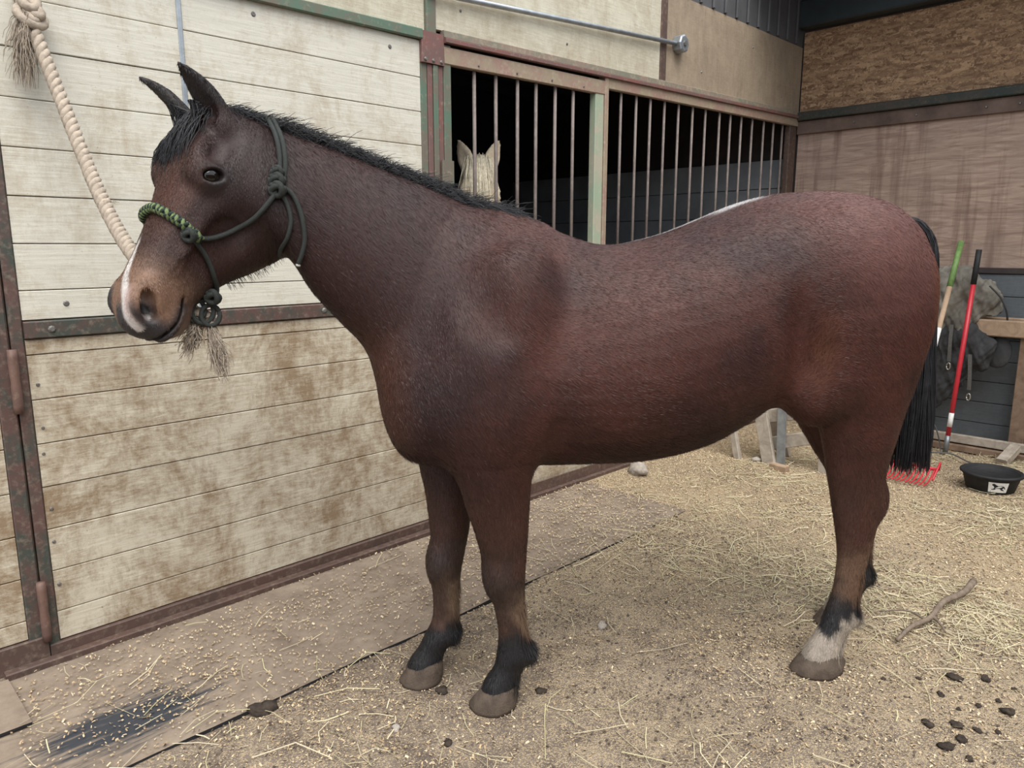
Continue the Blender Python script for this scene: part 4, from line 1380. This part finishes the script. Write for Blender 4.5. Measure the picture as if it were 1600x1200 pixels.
# ------------------------------------------------------------------ stones, clods, stick
def lump(name, c, r, mat, label, cat, group=None, seed=0, flat=.6):
    V, Fc = [], []
    n, m_ = 7, 10
    rr = np.random.default_rng(seed)
    ph = rr.uniform(0, 6, 6)
    for i in range(n + 1):
        t = PI * i / n
        for j in range(m_):
            a = 2 * PI * j / m_
            d = np.array([math.sin(t) * math.cos(a), math.sin(t) * math.sin(a), math.cos(t) * flat])
            k = 1 + .16 * rr.normal() * math.sin(t) + .22 * math.sin(2 * a + ph[0] + t) + .16 * math.sin(3 * a + ph[1]) * math.sin(2 * t + ph[2]) + .08 * rr.normal() * math.sin(t)
            V.append(np.array([c[0], c[1], float(floor_z(np.array(c[0]), np.array(c[1]))) + r * flat * .55]) + d * r * k)
    Fc = [(i * m_ + j, (i + 1) * m_ + j, (i + 1) * m_ + (j + 1) % m_, i * m_ + (j + 1) % m_) for i in range(n) for j in range(m_)]
    o = mesh(name, V, Fc, mat, None, True, org=(c[0], c[1], 0))
    return tag(o, label, cat, group)

M['stone'] = simple('pale_stone', (.36, .32, .28), .9, .25, 40, bstr=.5)
M['manure'] = simple('dry_manure', (.055, .042, .033), .95, .4, 60, bstr=.8)
for i, (x, y, r, lb) in enumerate(((2.122, 1.629, .020, 'small pale stone on the dirt beside the near fore leg'), (.646, 2.614, .018, 'small grey pebble on the mat near the plank wall'),
        (.54, 2.273, .014, 'white pebble lying on the black scraped patch of mat'), (4.62, 2.26, .032, 'pale stone at the foot of the wooden trestle leg'), (3.87, 2.70, .075, 'whitish broken block lying by the stall base under the belly'),
        (1.187, 1.686, .014, 'tiny pebble in front of the near fore hoof'))):
    lump('stone', (x, y), r, M['stone'], lb, 'stone', None, 100 + i)
CL = [(2.427, .481), (2.588, .458), (2.614, .384), (2.558, .561), (2.605, .643), (2.768, .481), (2.482, .382), (2.289, .471), (2.273, .409), (2.52, .728), (2.364, .544), (2.771, .398), (2.70, .56), (2.45, .43), (2.52, .50), (2.36, .45), (2.66, .42)]
for i, (x, y) in enumerate(CL):
    lump('manure_clod', (x, y), [.017, .010, .020, .012, .008][i % 5], M['manure'], 'dark crumbled manure clod on the straw at lower right', 'manure', 'manure clods at lower right', 200 + i, .5)
for i, (x, y, lb) in enumerate(((1.407, 1.737, 'dark manure clod between the two fore hooves'), (1.645, 1.509, 'dark manure clod just behind the near fore hoof'), (1.256, 1.525, 'dark manure clod on the dirt in front of the fore hooves'), (.938, 2.06, 'dark manure heap at the edge of the scraped mat'))):
    lump('manure_clod', (x, y), [.022, .018, .015, .04][i], M['manure'], lb, 'manure', None, 300 + i, .4)
M['bark'] = simple('grey_bark', (.20, .155, .12), .9, .3, 40, bstr=.6)
stk = thing('stick', (3.0, .75, 0), 'dry forked grey stick lying on the dirt behind the hind hoof', 'stick')
tube('branch', catmull([(2.80, .775, .012), (2.93, .765, .020), (3.05, .735, .022), (3.22, .735, .028), (3.36, .70, .03), (3.50, .695, .035)], 4), np.linspace(.007, .015, 21), M['bark'], stk, 7)
tube('twig', catmull([(3.07, .737, .022), (3.04, .70, .018), (2.99, .665, .012)], 4), np.linspace(.008, .004, 9), M['bark'], stk, 6)
tube('twig', catmull([(3.02, .745, .022), (3.05, .82, .02), (2.98, .90, .014)], 4), np.linspace(.005, .003, 9), M['bark'], stk, 6)

# ------------------------------------------------------------------ wooden rack at the back wall
def rawwood(name, base, dk):
    m, nt = new_mat(name)
    g = noise(nt, pos(nt, (9, 9, 9)), 1.2, 6, .65, 1.2)
    c = mix(nt, ramp(nt, g, [(.35, 0.), (.65, 1.)]), dk, base)
    return finish(m, nt, c, .75, g, .3, .003, .25)

M['wood'] = rawwood('bare_lumber', (.40, .29, .20), (.27, .19, .13))
M['greywood'] = rawwood('weathered_lumber', (.42, .37, .31), (.26, .22, .18))
M['oldwood'] = rawwood('brown_lumber', (.24, .165, .115), (.15, .10, .07))
rk = thing('wooden_rack', (5.95, 1.0, 0), 'plain lumber saddle rack standing against the blue grey planks', 'rack')
box('top_rail', (5.97, .2, .835), (6.01, 1.405, .950), M['wood'], rk, .008)
box('rear_rail', (6.16, .2, .845), (6.20, 1.385, .955), M['wood'], rk, .008)
box('leg', (6.012, 1.005, .0), (6.052, 1.095, .86), M['oldwood'], rk, .004)
box('leg', (6.12, .985, .0), (6.16, 1.075, .86), M['oldwood'], rk, .004)
box('lower_rail', (5.93, .2, .055), (5.97, 1.86, .115), M['greywood'], rk, .004)
box('base_board', (5.90, .2, .0), (5.99, 1.86, .045), M['oldwood'], rk, .004)
box('cross_piece', (6.01, .60, .86), (6.16, .68, .94), M['wood'], rk, .004)
beam('foot_block', (5.72, 1.06, .02), (5.88, 1.02, .10), .07, .05, M['greywood'], rk, (0, 0, 1), .004)

# ------------------------------------------------------------------ canvas blanket bundle with straps on the rack
M['canvas'] = simple('faded_canvas', (.17, .158, .135), .9, .35, 9, bstr=.4)
M['canvas_dark'] = simple('dark_canvas', (.042, .042, .044), .85, .35, 9, bstr=.4)
M['buckle'] = simple('nickel', (.5, .48, .44), .3, .2, 60, .9)
M['strap'] = simple('grey_webbing', (.10, .095, .088), .8, .25, 90)

def cloth_field(parts, noise_amp, lo, hi, seed):
    Fd = Field(lo, hi, .009)
    for c, r, k, ax in parts:
        Fd.ell(c, r, k, ax=ax)
    V, Q = Fd.polygonize()
    V, Q, _ = largest(V, Q)
    N = vnormals(V, Q)
    if np.mean(np.sum(N * (V - V.mean(0)), axis=1)) < 0:
        Q = Q[:, ::-1]; N = -N
    f = fbm(V[:, 1] * 9 + V[:, 2] * 4, V[:, 2] * 5 - V[:, 0] * 6, seed, 4) - .47
    f2 = np.abs(fbm(V[:, 1] * 14 - V[:, 2] * 5, V[:, 2] * 4 + V[:, 0] * 9, seed + 3, 3) - .45)
    return V + N * (f * noise_amp - f2 * noise_amp * .9)[:, None], Q

BO = np.array([.135, .03, -.015])
bl = thing('horse_blanket', (5.9, 1.45, .3), 'bundled dark canvas horse blanket with strap clips hung over the lumber rack', 'blanket')
V, Q = cloth_field([((5.86, 1.52, 1.17), (.10, .17, .17), .02, None), ((5.88, 1.36, 1.14), (.10, .15, .13), .06, None), ((5.90, 1.28, 1.06), (.09, .10, .10), .05, None), ((5.84, 1.50, .95), (.09, .20, .16), .07, None)], .13, (5.6, .9, .6), (6.2, 1.95, 1.5), 91)
mesh('folded_top', V + BO, Q, M['canvas'], bl, True)
V, Q = cloth_field([((5.84, 1.46, .80), (.085, .19, .18), .02, None), ((5.84, 1.50, .58), (.075, .17, .20), .06, None), ((5.83, 1.56, .40), (.05, .10, .12), .06, None), ((5.85, 1.30, .72), (.07, .10, .15), .06, None)], .10, (5.6, .9, .1), (6.2, 1.95, 1.2), 95)
mesh('hanging_flap', V + BO, Q, M['canvas_dark'], bl, True)
V, Q = cloth_field([((5.90, 1.19, .735), (.03, .085, .115), .02, None)], .012, (5.7, .9, .4), (6.1, 1.5, 1.0), 97)
mesh('leg_guard', V + BO, Q, M['canvas_dark'], bl, True)
for pts, cl in (([(5.765, 1.46, .92), (5.745, 1.455, .80), (5.75, 1.45, .66)], (5.748, 1.45, .625)), ([(5.77, 1.33, .72), (5.76, 1.315, .58), (5.765, 1.31, .47)], (5.763, 1.308, .42))):
    P = catmull(pts, 6)
    st_ = []
    V = []
    for p in P:
        V += [p + np.array([0, -.012, 0]), p + np.array([0, .012, 0]), p + np.array([-.004, .012, 0]), p + np.array([-.004, -.012, 0])]
    n = len(P)
    Fc = [(4 * i + j, 4 * i + (j + 1) % 4, 4 * i + 4 + (j + 1) % 4, 4 * i + 4 + j) for i in range(n - 1) for j in range(4)] + [(3, 2, 1, 0), (4 * n - 4, 4 * n - 3, 4 * n - 2, 4 * n - 1)]
    so = mesh('strap', np.array(V) + BO, Fc, M['strap'], bl)
    t = np.linspace(0, 2 * PI, 15)
    tube('snap_clip', np.stack([np.full(15, cl[0] - .004), cl[1] + .012 * np.cos(t), cl[2] + .024 * np.sin(t)], 1) + BO, .0045, M['buckle'], so, 6)
tube('binding_edge', catmull([(5.77, 1.26, 1.20), (5.79, 1.19, 1.12), (5.82, 1.155, 1.03), (5.86, 1.15, .965)], 5) + BO, .007, M['canvas_dark'], bl, 6)

# ------------------------------------------------------------------ stable forks
M['red'] = simple('red_enamel', (.50, .025, .04), .35, .12, 30, spec=.5)
M['green_grip'] = simple('green_paint', (.13, .22, .07), .5, .25, 30)
M['blackgrip'] = simple('black_grip', (.02, .02, .022), .6, .2, 40)
M['ash'] = rawwood('ash_handle', (.42, .30, .21), (.30, .21, .14))
M['ferrule'] = simple('grey_ferrule', (.22, .23, .24), .4, .15, 50, .6)
M['sticker'] = simple('white_sticker', (.72, .72, .70), .6, .12, 90)

def along(p0, p1, a, b):
    p0, p1 = np.array(p0, float), np.array(p1, float)
    return [p0 + (p1 - p0) * a, p0 + (p1 - p0) * (a + b) / 2, p0 + (p1 - p0) * b]

f1 = thing('manure_fork', (5.0, 1.42, 0), 'manure fork with bare wood handle, green grip and red tines behind the tail', 'fork')
b0, b1 = (4.99, 1.45, .07), (5.75, 1.452, 1.48)
tube('handle', along(b0, b1, .06, .80), .0165, M['ash'], f1, 12)
tube('grip', along(b0, b1, .79, 1.0), .019, M['green_grip'], f1, 12)
tube('paper_label', along(b0, b1, .48, .60), .0172, M['sticker'], f1, 12)
fd = np.array([-.56, -.0, -.83]); fd /= np.linalg.norm(fd)
for k in range(13):
    y = 1.58 - .026 * k
    tube('tine', catmull([(4.99, y, .085), (4.93, y + .002, .045), (4.87, y + .004, .022), (4.80, y + .006, .024)], 4), np.linspace(.0062, .004, 13), M['red'], f1, 6)
tube('tine_bar', [(4.99, 1.60, .085), (4.99, 1.42, .09), (4.99, 1.25, .085)], .011, M['red'], f1, 8)
tube('side_tine', catmull([(4.99, 1.245, .085), (4.96, 1.235, .14), (4.90, 1.23, .12), (4.82, 1.232, .06)], 4), .006, M['red'], f1, 6)
f2 = thing('stable_fork', (5.76, 1.41, 0), 'long red handled tool with black grip leaning on the blanket', 'fork')
r0, r1 = (5.755, 1.41, .015), (5.88, 1.371, 1.428)
tube('handle', along(r0, r1, .07, .84), .016, M['red'], f2, 12)
tube('grip', along(r0, r1, .835, 1.0), .0185, M['blackgrip'], f2, 12)
tube('socket', along(r0, r1, .0, .085), .0175, M['ferrule'], f2, 12)
tube('paper_label', along(r0, r1, .13, .20), .0168, M['sticker'], f2, 12)
cb = catmull([(5.55, .98, .01), (5.58, 1.2, .015), (5.68, 1.36, .03), (5.62, 1.52, .03), (5.60, 1.60, .12), (5.66, 1.56, .26), (5.76, 1.50, .20), (5.80, 1.46, .06), (5.70, 1.42, .012)], 6)
tag(tube('cable', cb, .0048, simple('grey_cable', (.10, .10, .10), .6), None, 6), 'thin grey cable looped on the straw beside the red handled tool', 'cable')

# ------------------------------------------------------------------ rubber feed pan with label
pan = thing('feed_pan', (5.08, .985, 0), 'round black rubber feed pan with white label on the straw', 'pan')
pc = np.array([5.08, .985, .008])
lathe('bowl', pc, [(.118, .0), (.128, .006), (.150, .085), (.160, .098), (.160, .108), (.148, .110), (.142, .100), (.120, .018), (.0, .014)], M['rubber'], pan, 40)
lathe('rim', pc, [(.158, .094), (.166, .098), (.168, .106), (.162, .113), (.152, .112), (.152, .100)], M['rubber'], pan, 40)
la = math.atan2(-pc[1], -pc[0]) + .30

def on_pan(a, h, off):
    r = .128 + (.150 - .128) * (h - .006) / .079 + off
    return pc + np.array([r * math.cos(la + a), r * math.sin(la + a), h])

V, Fc = [], []
na = 12
for i in range(na + 1):
    a = -.36 + .72 * i / na
    V += [on_pan(a, .016, .0012), on_pan(a, .080, .0012)]
Fc = [(2 * i, 2 * i + 2, 2 * i + 3, 2 * i + 1) for i in range(na)]
lb = mesh('label', V, Fc, M['sticker'], pan)
# running horse emblem printed on the label, with a dark ground line
em = [(-.26, .046), (-.20, .058), (-.10, .062), (.02, .060), (.10, .066), (.16, .073), (.22, .070), (.24, .062), (.19, .059), (.15, .050), (.17, .040), (.25, .036), (.24, .032), (.13, .034), (.06, .042), (-.06, .042), (-.12, .032), (-.22, .028), (-.23, .032), (-.15, .040), (-.19, .048), (-.27, .038)]
mesh('emblem', [on_pan(-a, h, .0022) for a, h in em], [tuple(range(len(em)))], M['rubber'], lb)
gl = [(-.28, .024), (.28, .024), (.28, .021), (-.28, .021)]
mesh('emblem_line', [on_pan(-a, h, .0022) for a, h in gl], [(0, 1, 2, 3)], M['rubber'], lb)

# ------------------------------------------------------------------ trestles seen under the belly
tr = thing('sawhorse', (4.66, 2.2, 0), 'weathered wooden trestle standing behind the belly near the stall', 'trestle')
beam('leg', (4.62, 2.165, -.005), (4.70, 2.33, .52), .09, .035, M['greywood'], tr, (1, 0, 0), .004)
beam('leg', (4.92, 2.20, -.005), (4.84, 2.34, .52), .09, .035, M['greywood'], tr, (1, 0, 0), .004)
beam('leg', (4.60, 2.385, -.005), (4.66, 2.53, .45), .045, .04, M['greywood'], tr, (1, 0, 0), .004)
beam('cross_brace', (4.69, 2.30, .30), (4.74, 1.80, .43), .03, .09, M['greywood'], tr, (0, 0, 1), .004)
beam('lower_brace', (4.70, 2.20, .13), (4.74, 1.80, .26), .03, .09, M['greywood'], tr, (0, 0, 1), .004)
beam('top_beam', (4.76, 2.70, .54), (4.78, 1.78, .55), .10, .09, M['greywood'], tr, (0, 0, 1), .004)
beam('leg', (4.70, 1.83, -.005), (4.75, 1.86, .52), .08, .035, M['greywood'], tr, (1, 0, 0), .004)
V, Fc = tube_vf([(4.66, 2.105, 0), (4.665, 2.125, .47)], .022, 6)
ml = thing('metal_leg', (4.66, 2.105, 0), 'grey steel channel leaning upright beside the wooden trestle', 'post')
beam('channel_web', (4.635, 2.103, 0), (4.645, 2.125, .50), .045, .006, M['galv'], ml, (1, 0, 0))
beam('channel_flange', (4.65, 2.125, 0), (4.66, 2.147, .50), .005, .03, M['galv'], ml, (1, 0, 0))
beam('channel_flange', (4.65, 2.081, 0), (4.66, 2.103, .50), .005, .03, M['galv'], ml, (1, 0, 0))
bt = thing('block', (4.58, 2.1, 0), 'small split wood block at the foot of the steel channel', 'block')
beam('block_body', (4.55, 2.12, .022), (4.53, 2.00, .022), .05, .045, M['wood'], bt, (0, 0, 1), .005)
